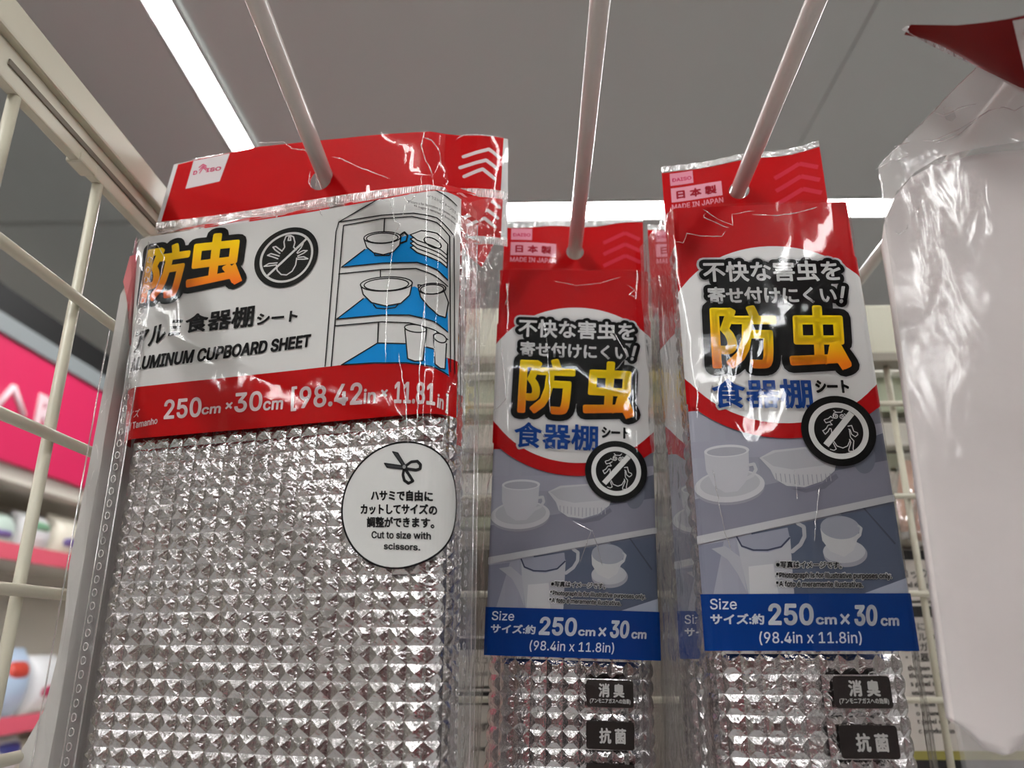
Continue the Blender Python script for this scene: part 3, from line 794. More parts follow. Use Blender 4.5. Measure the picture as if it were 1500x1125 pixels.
    for ln in [[(555, 215), (590, 240), (660, 240), (680, 215)], [(590, 240), (560, 250), (545, 285), (560, 320)], [(700, 260), (735, 295), (720, 310)],
               [(545, 320), (515, 295), (480, 325), (440, 335), (425, 345), (450, 385), (500, 370), (540, 345)], [(500, 370), (535, 410), (480, 415), (450, 465), (420, 485), (405, 490), (440, 540), (480, 500), (500, 460), (520, 465), (530, 520), (475, 610)],
               [(750, 430), (800, 420), (830, 500), (880, 520), (885, 545), (850, 575), (800, 540), (780, 480), (760, 470)], [(770, 490), (785, 580), (830, 630), (820, 740), (830, 770), (765, 775), (760, 750), (790, 650), (770, 610)],
               [(560, 640), (600, 700), (680, 728), (745, 700), (780, 620)], [(550, 660), (590, 740), (560, 760), (510, 745)]]:
        E.pxstroke([ep(*p) for p in ln], wl, WB, 21)
    for c in ((582, 295), (668, 298)):
        E.pxstroke([ep(*p) for p in E.circle(c, 28, 12)], wl, WB, 21, True); E.pxstroke([ep(c[0] - 2, c[1] - 12), ep(c[0] + 10, c[1]), ep(c[0] - 4, c[1] + 10)], wl, WB, 21)
    a = ep(800, 250); b = ep(450, 690); E.stroke([E.S.hit(*a), E.S.hit(*b)], er * .17, WB, 22, round_=False)
    E.build('pest_badge', front, O)
    bpy.context.view_layer.update()
    return front
def fix_child(o, O):
    pass
def narrow_film(root, seed, creases):
    O = O3
    link('front_film', sheet_mesh(S3, ZB, zt, .0020, O, .004, .006, .0004, seed, SL, SR, (40, 45)), M_FILM, root)
    # side walls: from the front edge back to the seam behind
    for a, b in ((0.0, SL), (SR, S3.L)):
        link('side_film', sheet_mesh(S3, ZB, zt, .0008, O, .005, .007, .0012, seed + 3, a, b, (90, 50)), M_FILM_SIDE, root)
    # shoulder from the front edge up to the header seam
    rings = []
    zh = CZ + .188
    for k in range(7):
        t = k / 6; r = []
        for i in range(15):
            s = SL + (SR - SL) * i / 14; p = S3.pos(s, zt, .0008); q = Vector((p.x, p.y + .036, zh))
            c = p.lerp(q, t); c.z += .0012 * math.sin(i * 1.9 + seed) * math.sin(math.pi * t); r.append(c)
        rings.append(r)
    link('shoulder_film', loft_mesh(rings, O), M_FILM, root)
    if creases: link('film_creases', crease_mesh(S3, creases, O, .0022), M_CREASE, root, kind='stuff')
def superellipse(cx, cy, a, b, rot, n=96, e=.62):
    P = []
    for k in range(n + 1):
        t = math.pi / 2 - 2 * math.pi * k / n + math.pi        # start at the left end, run along the front to the right
        t = math.pi + 2 * math.pi * k / n
        x = math.copysign(abs(math.cos(t)) ** e, math.cos(t)) * a; y = math.copysign(abs(math.sin(t)) ** e, math.sin(t)) * b
        P.append((cx + x * math.cos(rot) - y * math.sin(rot), cy + x * math.sin(rot) + y * math.cos(rot)))
    return P
rot3 = math.atan2(d3.y, d3.x)
cen3 = (A3 + B3) / 2 + Vector((-math.sin(rot3), math.cos(rot3))) * .0188
S3F = Surf(superellipse(cen3.x, cen3.y, .0350, .0162, rot3))
def header(root, O, plan, ztop, zbot, hole, holer, kind):
    """hanging header of red film with a punched hole"""
    S = Surf(plan); H = Art(S, cuts=[S.L * k / 14 for k in range(1, 14)])
    sh = S.hit(*hole) if hole else None
    sh = sh[0] if sh else S.L / 2
    zz = lambda s: ztop
    hc = H.circle((sh, hook_z(0.327) if False else sh and 0), .1) if False else None
    return S, H, sh
def narrow_header(root, O, L, Rr, ztl, ztr, hx, hz, curl, seed=0):
    """L, Rr plan ends of the header; ztl/ztr top height at its ends; curl brings the right end forward"""
    L = Vector(L); Rr = Vector(Rr); pts = []
    for k in range(17):
        t = k / 16; p = L.lerp(Rr, t); pts.append((p.x, p.y + curl * math.sin(math.pi * t) + .0008 * math.sin(t * 9 + seed)))
    S = Surf(pts); W = S.L; zb = CZ + .170
    H = Art(S, cuts=[W * k / 20 for k in range(1, 20)])
    def top(s): return ztl + (ztr - ztl) * s / W + .0006 * math.sin(s * 160 + seed)
    sh = min(range(200), key=lambda i: abs(S.pos(W * i / 199, 0).x - hx)) / 199 * W
    outer = [(0, zb), (W, zb)] + [(W * (1 - k / 12), top(W * (1 - k / 12)) - .0032) for k in range(13)]
    hole = H.circle((sh, hz), .0048, 24)
    H.poly(outer, RED_H, 0, [hole])
    u = W / .077
    lz = ztl - .0036
    PK = (226, 120, 150)
    H.poly([(.004 * u, lz - .007), (.0155 * u, lz - .007), (.0155 * u, lz), (.004 * u, lz)], (232, 150, 170), 1)
    def tx(t_, x0, x1, z0, z1, c, b=0.0):
        V, F, E, a_ = glyphs(t_); H.add([(x0 + (x1 - x0) * x, z0 + (z1 - z0) * y) for x, y in V], F, c, 2)
        if b:
            for i, j in E: H.stroke([(x0 + (x1 - x0) * V[q][0], z0 + (z1 - z0) * V[q][1]) for q in (i, j)], b, c, 2, round_=False)
    tx('DAISO', .0052 * u, .0146 * u, lz - .0049, lz - .0030, (206, 40, 90), .0002)
    H.poly([(.004 * u, lz - .0165), (.029 * u, lz - .0165), (.029 * u, lz - .0085), (.004 * u, lz - .0085)], (232, 160, 176), 1)
    tx('日 本 製', .0068 * u, .0262 * u, lz - .0148, lz - .0103, (176, 24, 44), .0005)
    tx('MADE IN JAPAN', .004 * u, .029 * u, lz - .0205, lz - .0178, (232, 150, 165), .0002)
    for k in range(3):
        zc_ = ztr - .010 - k * .007
        H.stroke([(W - .022, zc_ - .006), (W - .010, zc_), (W - .002, zc_ - .004)], .0022, (206, 44, 66), 1, round_=False)
    ob = H.build('header', root, O)
    V = []; n = 40; F = []
    for i in range(n + 1):
        s = W * i / n; o_ = .0003 if i % 2 else 0
        V += [S.pos(s, top(s) - .0034, .0006 + o_), S.pos(s, top(s), .0006 + .0003 * math.sin(i * 1.7))]
    for i in range(n): F.append((2 * i, 2 * i + 2, 2 * i + 3, 2 * i + 1))
    link('top_seal', mesh_of(V, F, 'seal', True, O), M_SEAM, root)
    # glossy skin over the header (with the same hole)
    loops = H.items[0]
    bm = bmesh.new(); vs = [bm.verts.new((a, b, 0)) for a, b in loops[0]]
    for f in loops[1]:
        try: bm.faces.new([vs[i] for i in f])
        except ValueError: pass
    for k in range(1, 30): bmesh.ops.bisect_plane(bm, geom=bm.verts[:] + bm.edges[:] + bm.faces[:], plane_co=(W * k / 30, 0, 0), plane_no=(1, 0, 0), dist=1e-7)
    for k in range(1, 12): bmesh.ops.bisect_plane(bm, geom=bm.verts[:] + bm.edges[:] + bm.faces[:], plane_co=(0, zb + .005 * k, 0), plane_no=(0, 1, 0), dist=1e-7)
    for v in bm.verts:
        q = Vector((v.co.x * 60 + seed, v.co.y * 60, 0)); v.co = S.pos(v.co.x, v.co.y, .0011 + .0006 * noise.noise(q)) - O
    me = bpy.data.meshes.new('skin'); bm.to_mesh(me); bm.free()
    for p in me.polygons: p.use_smooth = True
    link('header_film', me, M_FILM, root)
def build_narrow(label, creases, seed):
    root = thing('foil_sheet_pack', label, 'pack', O3, 'narrow packs of foil cupboard sheet')
    front = build_narrow_body(root)
    link('foil_roll', foil_mesh(S3F, ZB + .004, zt - .008, O3, .0068, .0010, 6, 0, seed, .0068, 1.5), M_FOIL, root)
    return root
p3 = build_narrow('nearest narrow red and white foil sheet pack, wide blue size band, beside the frosted bag', None, 3)
BODY3 = list(p3.children)
def clone_body(label, loc, rotz, roty, seed):
    r = thing('foil_sheet_pack', label, 'pack', loc, 'narrow packs of foil cupboard sheet')
    for ch in BODY3: copy_tree(ch, r)
    r.rotation_euler = (0, roty, rotz); return r
cre3 = [[(1028, 310), (1050, 325), (1072, 334), (1070, 318), (1095, 314), (1110, 313)], [(1032, 316), (1030, 322), (1060, 336), (1074, 338)], [(990, 356), (1000, 360), (1005, 346), (1030, 350), (1055, 350), (1066, 338)],
        [(1100, 318), (1135, 320), (1165, 316), (1200, 306)], [(1043, 690), (1050, 730), (1060, 780), (1072, 815)], [(1162, 690), (1166, 740)], [(1198, 715), (1192, 760), (1190, 800)], [(1022, 560), (1018, 610)]]
narrow_film(p3, 11, cre3)
h3L = at_y(969, 246, .3345); h3R = at_y(1199, 208, .3175)
narrow_header(p3, O3, (h3L.x, h3L.y), (h3R.x, h3R.y), h3L.z, h3R.z, HX[3], hook_z(.327) - .0012, .001, 1)
# the second pack on the same hook
p3b = clone_body('narrow foil sheet pack tucked behind the nearest narrow one on the same hook', O3 + Vector((.0015, .057, -HT * .057)), 0, 0, 5)
narrow_film(p3b, 17, None)
o_ = p3b.location
narrow_header(p3b, O3, (h3L.x - .001, h3L.y - .004), (h3L.x + .0765, h3L.y - .006), h3L.z + .002, h3L.z + .003, HX[3], O3.z - .0012, .001, 2)
# the middle pack, hanging slightly askew
cre2 = [[(1000, 330), (1005, 350), (1002, 372)], [(1070, 385), (1082, 430), (1095, 500), (1100, 545)], [(1080, 322), (1120, 328), (1160, 322), (1200, 308)], [(1205, 322), (1222, 330), (1212, 338), (1230, 345)],
        [(1000, 420), (1012, 470), (1022, 520), (1000, 548)], [(1185, 390), (1222, 440), (1200, 470)], [(1160, 720), (1195, 735), (1180, 800)], [(1195, 730), (1225, 800)], [(1015, 640), (1008, 720), (1012, 800)], [(1085, 565), (1100, 590), (1122, 605)]]
p2 = clone_body('middle narrow foil sheet pack hanging alone on the centre hook, slightly askew', Vector((HX[2], .380, hook_z(.380))), R(2.2), R(1.7), 9)
narrow_film(p2, 23, cre2)
narrow_header(p2, O3, (O3.x - .0395, O3.y), (O3.x + .0375, O3.y - .002), O3.z + .0150, O3.z + .0200, O3.x, O3.z - .0012, .001, 3)

# ================================================================== large pack
dB = Vector((math.cos(R(16)), -math.sin(R(16)))); c1 = Vector((-.0913, .285))
AB = c1 + dB * -.0700; BB = c1 + dB * .0530
S1 = Surf(arc_line(AB, BB, .014, R(88), .0115, R(88), back=.010, n=14))
S1F = Surf((lambda q: q + [q[0]])(arc_line(c1 + dB * -.0718 + Vector((.0011, .0029)), c1 + dB * .0525 + Vector((.0011, .0029)), .0115, R(180), .0098, R(180), n=16)))
def warp1(s, z):
    """the bag opens out towards its top left corner"""
    a = min(1, max(0, (z - CZ - .055) / .115)); w_ = min(1, max(0, (.105 - s) / .08)); w_ = w_ * w_ * (3 - 2 * w_)
    return .0110 * a * w_
S1.warp = warp1
O1 = Vector((HX[1], .3145, hook_z(.3145))); Z1B = CZ - .165; Z1T = CZ + .1725
M_TXT1 = (20, 19, 20)
def build_large(label):
    root = thing('foil_sheet_pack', label, 'pack', O1, 'large packs of foil cupboard sheet')
    n_arc = []
    La = .010 + .014 * R(88); Lb = S1.L - .010 - .0115 * R(88)
    s = .002
    while s < La + .004: n_arc.append(s); s += .0016
    s = Lb - .002
    while s < S1.L: n_arc.append(s); s += .0014
    s = La + .008
    while s < Lb - .004: n_arc.append(s); s += .004
    zc_ = [CZ + .055 + .0125 * k for k in range(10)]
    sl = .0115; sr = S1.L - .0115
    clip = [((sl, 0, 0), (-1, 0, 0)), ((sr, 0, 0), (1, 0, 0)), ((0, Z1T, 0), (0, 1, 0))]
    A = Art(S1, cuts=n_arc, clip=clip, zcuts=zc_); e = .003
    zb0 = S1.hit(460, 539.5)[1]; zb1 = S1.hit(460, 620)[1]
    A.poly([(sl - e, zb0 - .001), (sr + e, zb0 - .001), (sr + e, Z1T + e), (sl - e, Z1T + e)], (206, 205, 203), 0)
    A.pxpoly([(200, 352), (300, 323), (430, 298), (430, 292), (300, 312), (200, 336)], RED_H, 1)
    A.poly([(sl - e, zb1), (sr + e, zb1), (sr + e, zb0), (sl - e, zb0)], (174, 0, 5), 1)
    zg0, zg1 = S1.hit(300, 432)[1], S1.hit(300, 350)[1]
    g = lambda s_, z: lerp(lin((238, 96, 28)), lin((250, 206, 0)), min(1, max(0, ((z - zg0) / (zg1 - zg0) - .08) / .75)))
    A.text('防', (219, 363), (284, 354), (207, 446), g, 6, bold=.0016, outline=[(.0056, BLK)], BR=(266, 433))
    A.text('虫', (281, 346), (362, 339), (272, 427), g, 6, bold=.0018, outline=[(.0056, BLK)], BR=(352, 414))
    A.pxpoly([(338, 392), (346, 386), (356, 412), (344, 418), (338, 408), (330, 404)], g, 6.5)
    A.pxpoly([(240, 372), (352, 352), (345, 405), (232, 430)], BLK, 2)
    A.text('アルミ', (201, 488), (270, 465), (196, 520), M_TXT1, 5, bold=.0006, BR=(266, 491))
    A.text('食器棚', (274, 462), (375, 446), (271, 489), M_TXT1, 5, bold=.0006, BR=(371, 479))
    A.text('シート', (378, 460), (438, 455), (376, 477), M_TXT1, 5, bold=.0005, BR=(436, 471))
    A.text('ALUMINUM CUPBOARD SHEET', (195, 526), (457, 489.5), (192, 547), M_TXT1, 5, bold=.0006, BR=(455, 508.5))
    W_ = (222, 205, 205)
    A.text('サイズ', (188, 605), (206, 599), (186, 616), W_, 3, BR=(204, 611))
    A.text('Size / Tamanho', (172, 626), (232, 611), (171, 638), W_, 3, bold=.0002, BR=(231, 622))
    for tx, x0, x1, y0, y1, dy, b in [('250', 242, 297, 586, 615, -4.5, .0006), ('cm', 297, 325, 597, 608, -2.5, .0004), ('×', 332, 342, 590, 600, -1, .0004), ('30', 345, 386, 576, 605, -3.5, .0006), ('cm', 387, 416, 588, 602, -2, .0004),
                                      ('[', 428, 436, 567, 603, -1, .0004), ('98.42', 440, 532, 567, 599, -7, .0006), ('in', 534, 552, 570, 592, -1.2, .0004), ('×', 559, 569, 571, 582, -.5, .0004),
                                      ('11.81', 579, 638, 559, 591, 3.5, .0005), ('in', 641, 650, 577, 597, 4, .0003), (']', 653, 656.5, 576, 605, 2, .0006)]:
        A.text(tx, (x0, y0), (x1, y0 + dy), (x0 - 1.5, y1), W_, 4, bold=b)
    # ---- drawing of a cupboard with mats on its shelves
    LN = (24, 24, 26); BL = (0, 132, 204); lw = .00052; PW = (206, 205, 203)
    def line(p, w_=lw, c=LN, ly=5, closed=False): A.pxstroke(p, w_, c, ly, closed)
    A.pxpoly([(501, 392), (535, 366), (600, 344), (650, 354), (656, 370), (656, 412), (640, 397), (612, 386), (560, 386)], BL, 3)
    A.pxpoly([(494, 468), (533, 438), (608, 420), (655, 452), (656, 488), (636, 472), (600, 462), (560, 462)], BL, 3)
    A.pxpoly([(501, 535), (554, 503), (594, 504), (630, 510), (655, 526), (657, 552), (634, 539), (596, 533), (550, 533)], BL, 3)
    line([(477, 537), (493, 340), (497, 326), (569, 284), (614, 276), (630, 276), (668, 302)]); line([(486, 537), (503, 340), (504, 331), (560, 321), (604, 318), (640, 327), (658, 347), (659, 545)])
    line([(497, 326), (560, 316), (606, 313), (640, 320), (664, 346), (665, 548)]); line([(564, 322), (563, 341)])
    line([(501, 392), (535, 366)]); line([(501, 392), (560, 386), (612, 385), (640, 396), (655, 411)]); line([(497, 402), (560, 395.5), (610, 394), (636, 404), (655, 420)])
    line([(494, 468), (533, 438)]); line([(494, 468), (560, 462), (600, 462), (636, 472), (655, 487)]); line([(491, 478), (560, 472), (600, 473.5), (636, 484), (655, 498)])
    line([(501, 535), (554, 503), (594, 504)]); line([(501, 535), (550, 532), (596, 532), (634, 538), (656, 550)]); line([(558, 397), (558, 406)]); line([(555, 474), (554, 503)])
    line([(625, 509), (636, 512)])
    def dish(rim, rx, ry, body, inner=.86):
        c = A.circle(rim, rx, 26, ry, -.04); A.pxpoly(body, PW, 6); line(body, lw, LN, 6.5, True)
        A.pxpoly(c, PW, 7); line(c, lw, LN, 7.5, True); line(A.circle((rim[0], rim[1] + .8), rx * inner, 24, ry * inner, -.04), lw, LN, 7.5, True)
    line([(587, 345), (593, 341), (598, 346), (596, 354), (588, 357)], lw * 1.6, LN, 6.2)
    dish((561, 349), 27, 8.5, [(534, 351), (538, 363), (548, 371), (562, 374), (577, 370), (586, 360), (588, 349)])
    line([(549, 372), (550, 375), (571, 375), (573, 371)])
    for k in range(4):
        yy = 369 - k * 6; bd = [(602, yy - 6), (612, yy + 2), (628, yy + 8), (645, yy + 16), (654, yy + 24), (655, yy + 8), (640, yy - 8), (618, yy - 12)]
        A.pxpoly(bd, PW, 6 + k * .5); line(bd, lw, LN, 6.3 + k * .5, True)
    line(A.circle((634, 357), 13, 20, 6, .5), lw, LN, 9, True)
    dish((567, 417), 38, 10.5, [(529, 417), (533, 432), (545, 444), (566, 449), (588, 445), (601, 433), (605, 415)])
    line([(548, 447), (552, 452), (566, 453), (580, 451), (584, 446)])
    dish((633, 424), 19, 8, [(613, 418), (617, 436), (628, 450), (642, 463), (652, 466), (656, 444), (650, 428)])
    gl1 = [(594, 483), (598, 526), (609, 530), (620, 529), (625, 486)]; A.pxpoly(gl1, PW, 6); line(gl1, lw, LN, 6.5); c = A.circle((609.5, 482), 16, 24, 5.5, .12); A.pxpoly(c, PW, 7); line(c, lw, LN, 7.5, True)
    gl2 = [(635, 491), (637, 534), (644, 540), (651, 541), (653, 504)]; A.pxpoly(gl2, PW, 6); line(gl2, lw, LN, 6.5); c = A.circle((644, 496), 9.5, 20, 6, .5); A.pxpoly(c, PW, 7); line(c, lw, LN, 7.5, True)
    A.text('※イラストはイメージです。', (626, 285), (668, 312), (626, 290), (70, 66, 66), 5)
    A.text('※Picture is for illustrative purposes only.', (598, 293.5), (667, 320), (598, 298.5), (70, 66, 66), 5, BR=(667, 325))
    A.text('※A imagem é meramente ilustrativa.', (607, 300), (666, 327), (607, 304.5), (70, 66, 66), 5, BR=(666, 332))
    front = A.build('front_print', root, O1)
    # ---- pest emblem
    E = Art(S1, cuts=n_arc, zcuts=zc_)
    def q(x, y): return (180 + x / 5, 320 + y / 5)
    ec = S1.hit(421.6, 377.5); er = (S1.hit(421.6, 334)[1] - S1.hit(421.6, 420.5)[1]) / 2
    E.poly(E.circle(ec, er, 56), (22, 22, 22), 5)
    E.stroke(E.circle(ec, er * .80, 56), .0010, (206, 205, 203), 6, True)
    GW = (206, 205, 203); wl = .00055
    for ln in [[(1185, 175), (1200, 135), (1225, 130), (1215, 165), (1235, 165), (1232, 128), (1255, 140), (1265, 180), (1255, 215), (1275, 235)], [(1185, 175), (1190, 215), (1170, 245)],
               [(1130, 345), (1135, 385), (1165, 415), (1205, 418), (1245, 390), (1270, 345), (1278, 295)], [(1165, 240), (1125, 210), (1105, 215), (1120, 235), (1155, 260)],
               [(1150, 280), (1090, 262), (1065, 275), (1100, 285), (1140, 300)], [(1135, 330), (1075, 335), (1040, 355), (1080, 352), (1125, 345)],
               [(1270, 235), (1305, 205), (1325, 190), (1310, 220), (1280, 255)], [(1285, 260), (1325, 240), (1355, 240), (1330, 258), (1285, 280)], [(1288, 290), (1330, 285), (1360, 300), (1330, 303), (1285, 303)]]:
        E.pxstroke([q(*p) for p in ln], wl, GW, 7)
    E.pxstroke([q(1350, 155), q(1070, 420)], .0010, GW, 8)
    E.build('pest_badge', front, O1)
    # ---- callout with scissors
    K = Art(S1, cuts=n_arc)
    kc = S1.hit(586, 738); kr = (S1.hit(588, 646)[1] - S1.hit(588, 830)[1]) / 2
    sr_ = kc[0] - S1.hit(502, 738)[0]
    K.poly(K.circle(kc, sr_, 64, kr), (206, 206, 204), 2); K.stroke(K.circle(kc, sr_, 64, kr), .0007, (20, 20, 22), 3, True)
    TX = (34, 34, 36)
    for tx, x0, x1, y0, y1, b in [('ハサミで自由に', 544, 634, 718, 734, .00035), ('カットしてサイズの', 529, 640, 738, 754, .00035), ('調整ができます。', 538, 636, 757, 773, .0003), ('Cut to size with', 545, 631, 778, 789, .00022), ('scissors.', 563, 616, 795, 805, .00022)]:
        K.text(tx, (x0, y0), (x1, y0 + 2), (x0, y1), TX, 5, bold=b, BR=(x1, y1 + 2))
    def k5(x, y): return (440 + x / 5, 540 + y / 5)
    for ln in ([(680, 610), (718, 620), (775, 715), (760, 725)], [(620, 695), (640, 725), (750, 738), (760, 715)]):
        K.pxpoly([k5(*p) for p in ln], (60, 62, 64), 5); K.pxstroke([k5(*p) for p in ln], .00045, TX, 6, True)
    for ln in ([(775, 715), (815, 685), (860, 680), (882, 705), (880, 735), (850, 745), (780, 735)], [(762, 740), (755, 780), (765, 820), (795, 842), (828, 825), (800, 780), (770, 735)]):
        K.pxstroke([k5(*p) for p in ln], .0011, TX, 5, True)
    K.pxstroke([k5(765, 720), k5(766, 722)], .0013, (170, 170, 170), 7)
    K.build('cutting_hint_label', root, O1)
    link('foil_bundle', foil_mesh(S1F, Z1B + .004, Z1T - .006, O1, .0069, .00120, 6, 0, 1, .0059), M_FOIL, root)
    # ---- bag film
    link('front_film', sheet_mesh(S1, Z1B, Z1T, .0020, O1, .0035, .006, .0005, 4, 0, None, (45, 50)), M_FILM, root)
    # header
    hp = [(-.1845, .3345), (-.0445, .3040), (-.0085, .3110)]
    pts = []
    for (a, b, m_) in ((hp[0], hp[1], 16), (hp[1], hp[2], 5)):
        for k in range(m_): t = k / m_; pts.append((a[0] + (b[0] - a[0]) * t, a[1] + (b[1] - a[1]) * t + .0012 * math.sin(t * math.pi * 2)))
    pts.append(hp[2]); SH = Surf(pts)
    H = Art(SH, cuts=[SH.L * k / 24 for k in range(1, 24)])
    W = SH.L; zs_, zt_ = CZ + .1975, CZ + .2262
    hole = H.circle((SH.hit(472, 243)[0], hook_z(.3145) - .0014), .0055, 26)
    tl = SH.hit(255, 241)[0]; ml = SH.hit(626, 193)[0]
    topl = [SH.hit(*p) for p in [(744, 204), (690, 199), (650, 196), (626, 193), (560, 197), (500, 203), (430, 210), (380, 215), (345, 222), (300, 231), (255, 241)]]
    topl[0] = (W, topl[0][1])
    outer = [(.0005, zs_ - .001), (W, zs_ - .001)] + topl
    H.poly(outer, (214, 214, 214), 0, [hole])
    outer2 = [(.0028, zs_ - .001), (W - .0035, zs_ - .001), (W - .0022, topl[0][1])] + topl[1:-1] + [(tl + .0024, topl[-1][1] - .0003)]
    H.poly(outer2, RED_H, 1, [hole])
    H.pxpoly([(284, 236), (337, 225), (322, 266), (272, 277)], (222, 214, 216), 2)
    H.text('D', (284, 251), (290, 250), (283, 257), (220, 50, 110), 3, bold=.0003, BR=(289, 256))
    H.text('ISO', (303, 247), (325, 244), (302, 253), (220, 50, 110), 3, bold=.0003, BR=(324, 250))
    for k in range(3): H.pxstroke([(291 - k * .4 + 2, 252 - k * 4.2 + 2), (298, 246 - k * 2.4), (303, 250 - k * 3)], .00055, (220, 50, 110), 3)
    for p in ([(679, 230), (716, 219), (731, 231)], [(674, 246), (712, 235), (728, 248)], [(680, 259), (707, 248), (724, 262)]):
        H.pxstroke(p, .0018, (222, 210, 210), 2)
    hd = H.build('header', root, O1)
    V0, F0 = H.items[0][0], H.items[0][1]
    bm = bmesh.new(); vs = [bm.verts.new((a, b, 0)) for a, b in V0]
    for f in F0:
        try: bm.faces.new([vs[i] for i in f])
        except ValueError: pass
    for k in range(1, 44): bmesh.ops.bisect_plane(bm, geom=bm.verts[:] + bm.edges[:] + bm.faces[:], plane_co=(W * k / 44, 0, 0), plane_no=(1, 0, 0), dist=1e-7)
    for k in range(1, 7): bmesh.ops.bisect_plane(bm, geom=bm.verts[:] + bm.edges[:] + bm.faces[:], plane_co=(0, zs_ + .0045 * k, 0), plane_no=(0, 1, 0), dist=1e-7)
    for v in bm.verts:
        v.co = SH.pos(v.co.x, v.co.y, .0010 + .0009 * noise.noise(Vector((v.co.x * 55, v.co.y * 70, 2)))) - O1
    me = bpy.data.meshes.new('skin'); bm.to_mesh(me); bm.free()
    for p in me.polygons: p.use_smooth = True
    link('header_film', me, M_FILM, root)
    link('header_seam', seam_mesh(SH, .0005, W, zs_ - .0045, zs_, O1), M_SEAM, root)
    # shoulder film between the seam and the front edge
    rings = []; n = 40
    for k in range(6):
        t = k / 5; r = []
        for i in range(n + 1):
            u = i / n; p = S1.pos(.012 + (S1.L - .024) * u, Z1T, .0012); q_ = SH.pos(.002 + (W - .012) * u, zs_ - .004, .0002)
            c = p.lerp(q_, t); c.z += .0010 * math.sin(u * 40) * math.sin(math.pi * t); r.append(c)
        rings.append(r)
    link('shoulder_film', loft_mesh(rings, O1), M_FILM, root)
    # red gusset tucked under the header's folded end
    g0 = at_y(648, 270, .300); g1 = at_y(722, 290, .310); g2 = at_y(702, 326, .306); g3 = at_y(668, 296, .296)
    Gv = [g0, g1, g2, g3]; link('gusset_fold', loft_mesh([[g0.lerp(g1, k / 6) + Vector((0, -.0006 * math.sin(k), 0)) for k in range(7)], [g3.lerp(g2, k / 6) + Vector((0, .0006 * math.sin(k * 2), 0)) for k in range(7)]], O1), mat('red_gusset', (200, 16, 24), .35), root)
    # sealed edges with their row of embossed rings
    for nm, a, b, ya, yb, x_in in (('side_seal', (130, 870), (151, 870), .3020, .3035, 139), ('side_seal', (662, 760), (693, 760), .281, .291, 672)):
        pa = at_y(*a, ya); pb = at_y(*b, yb); SS = Surf([(pa.x, pa.y), ((pa.x + pb.x) / 2, (pa.y + pb.y) / 2 - .0006), (pb.x, pb.y)])
        sl_ = link(nm, sheet_mesh(SS, Z1B, Z1T - .004, 0, O1, .0015, .006, .0006, 5, 0, None, (80, 60)), M_FILM_SIDE, root)
        parts = []; z = Z1B + .006; sm = SS.L * (.42 if a[0] < 300 else .36)
        while z < Z1T - .012:
            c = []
            for k in range(11):
                an = 2 * math.pi * k / 10; c.append(SS.pos(sm + .0007 * math.cos(an), z + .0014 * math.sin(an), .0004))
            parts.append(tube_data(c, .00022, 5, False)); z += .0049
        V, F = join_data(parts); link('seal_rings', mesh_of(V, F, 'rings', True), M_CREASE, sl_, kind='stuff')
        for v in sl_.children[0].data.vertices: v.co -= O1
        for zz_ in (0.0005, SS.L - .0004):
            me = tube_mesh([SS.pos(zz_, Z1B, .0002), SS.pos(zz_, (Z1B + Z1T) / 2, .0004), SS.pos(zz_, Z1T - .004, .0002)], .00022, 6, O1)
            link('sealed_edge', me, M_CREASE, root)
    # crumpled film at the upper right
    V = []; F = []; n = 16; m = 26; rnd = random.Random(4)
    for j in range(m + 1):
        v_ = j / m
        for i in range(n + 1):
            u = i / n
            pxl = 664 + 8 * v_; pxr = 740 - 6 * v_ - 62 * max(0, v_ - .45) ** 1.2
            yy = 300 + 235 * v_ - 14 * (1 - v_) * u
            w_ = noise.noise(Vector((u * 3.2, v_ * 6, 5))) * .0030 + noise.noise(Vector((u * 6, v_ * 10, 9))) * .0010
            V.append(at_y(pxl + (pxr - pxl) * u, yy, .292 + .016 * u + w_))
    for j in range(m):
        for i in range(n): F.append((j * (n + 1) + i, j * (n + 1) + i + 1, (j + 1) * (n + 1) + i + 1, (j + 1) * (n + 1) + i))
    link('crumpled_gusset', mesh_of(V, F, 'crumple', True, O1), film_mat('crumpled_film', refl=.05, rough=.04, bump=.0010, scale=(150, 150, 110), milky=.03, tint=.97), root)
    return root
cre1 = [[(575, 300), (582, 328), (590, 333), (580, 350), (577, 385), (571, 430), (569, 480), (568, 540)], [(627, 425), (624, 450), (620, 500), (617, 560), (614, 625)], [(548, 302), (560, 296), (570, 299), (580, 294), (580, 318)],
        [(594, 290), (602, 302), (618, 283)], [(597, 303), (592, 328)], [(462, 304), (480, 300), (500, 302), (518, 305)], [(470, 306), (476, 320), (470, 312)], [(404, 312), (410, 322), (414, 312)], [(300, 331), (330, 322), (380, 318), (420, 309), (460, 303)],
        [(587, 520), (594, 560), (599, 600), (602, 660)], [(234, 360), (246, 380), (240, 410), (228, 440)], [(205, 345), (196, 380), (192, 470)]]
pk1 = build_large('large foil sheet pack with cupboard drawing and round scissors label, nearest on the left hook')
pk1b = thing('foil_sheet_pack', 'second large foil sheet pack directly behind the front one, only its right edge showing', 'pack', O1 + Vector((-.0015, .044, 0)), 'large packs of foil cupboard sheet')
for ch in list(pk1.children):
    if not ch.name.startswith(('cutting_hint', 'crumpled')): copy_tree(ch, pk1b)
link('film_creases', crease_mesh(S1, cre1, O1, .0022), M_CREASE, pk1, kind='stuff')
SHC = Surf([(-.1845, .3345 - .0015), (-.0445, .3040 - .0015), (-.0085, .3110 - .0015)])
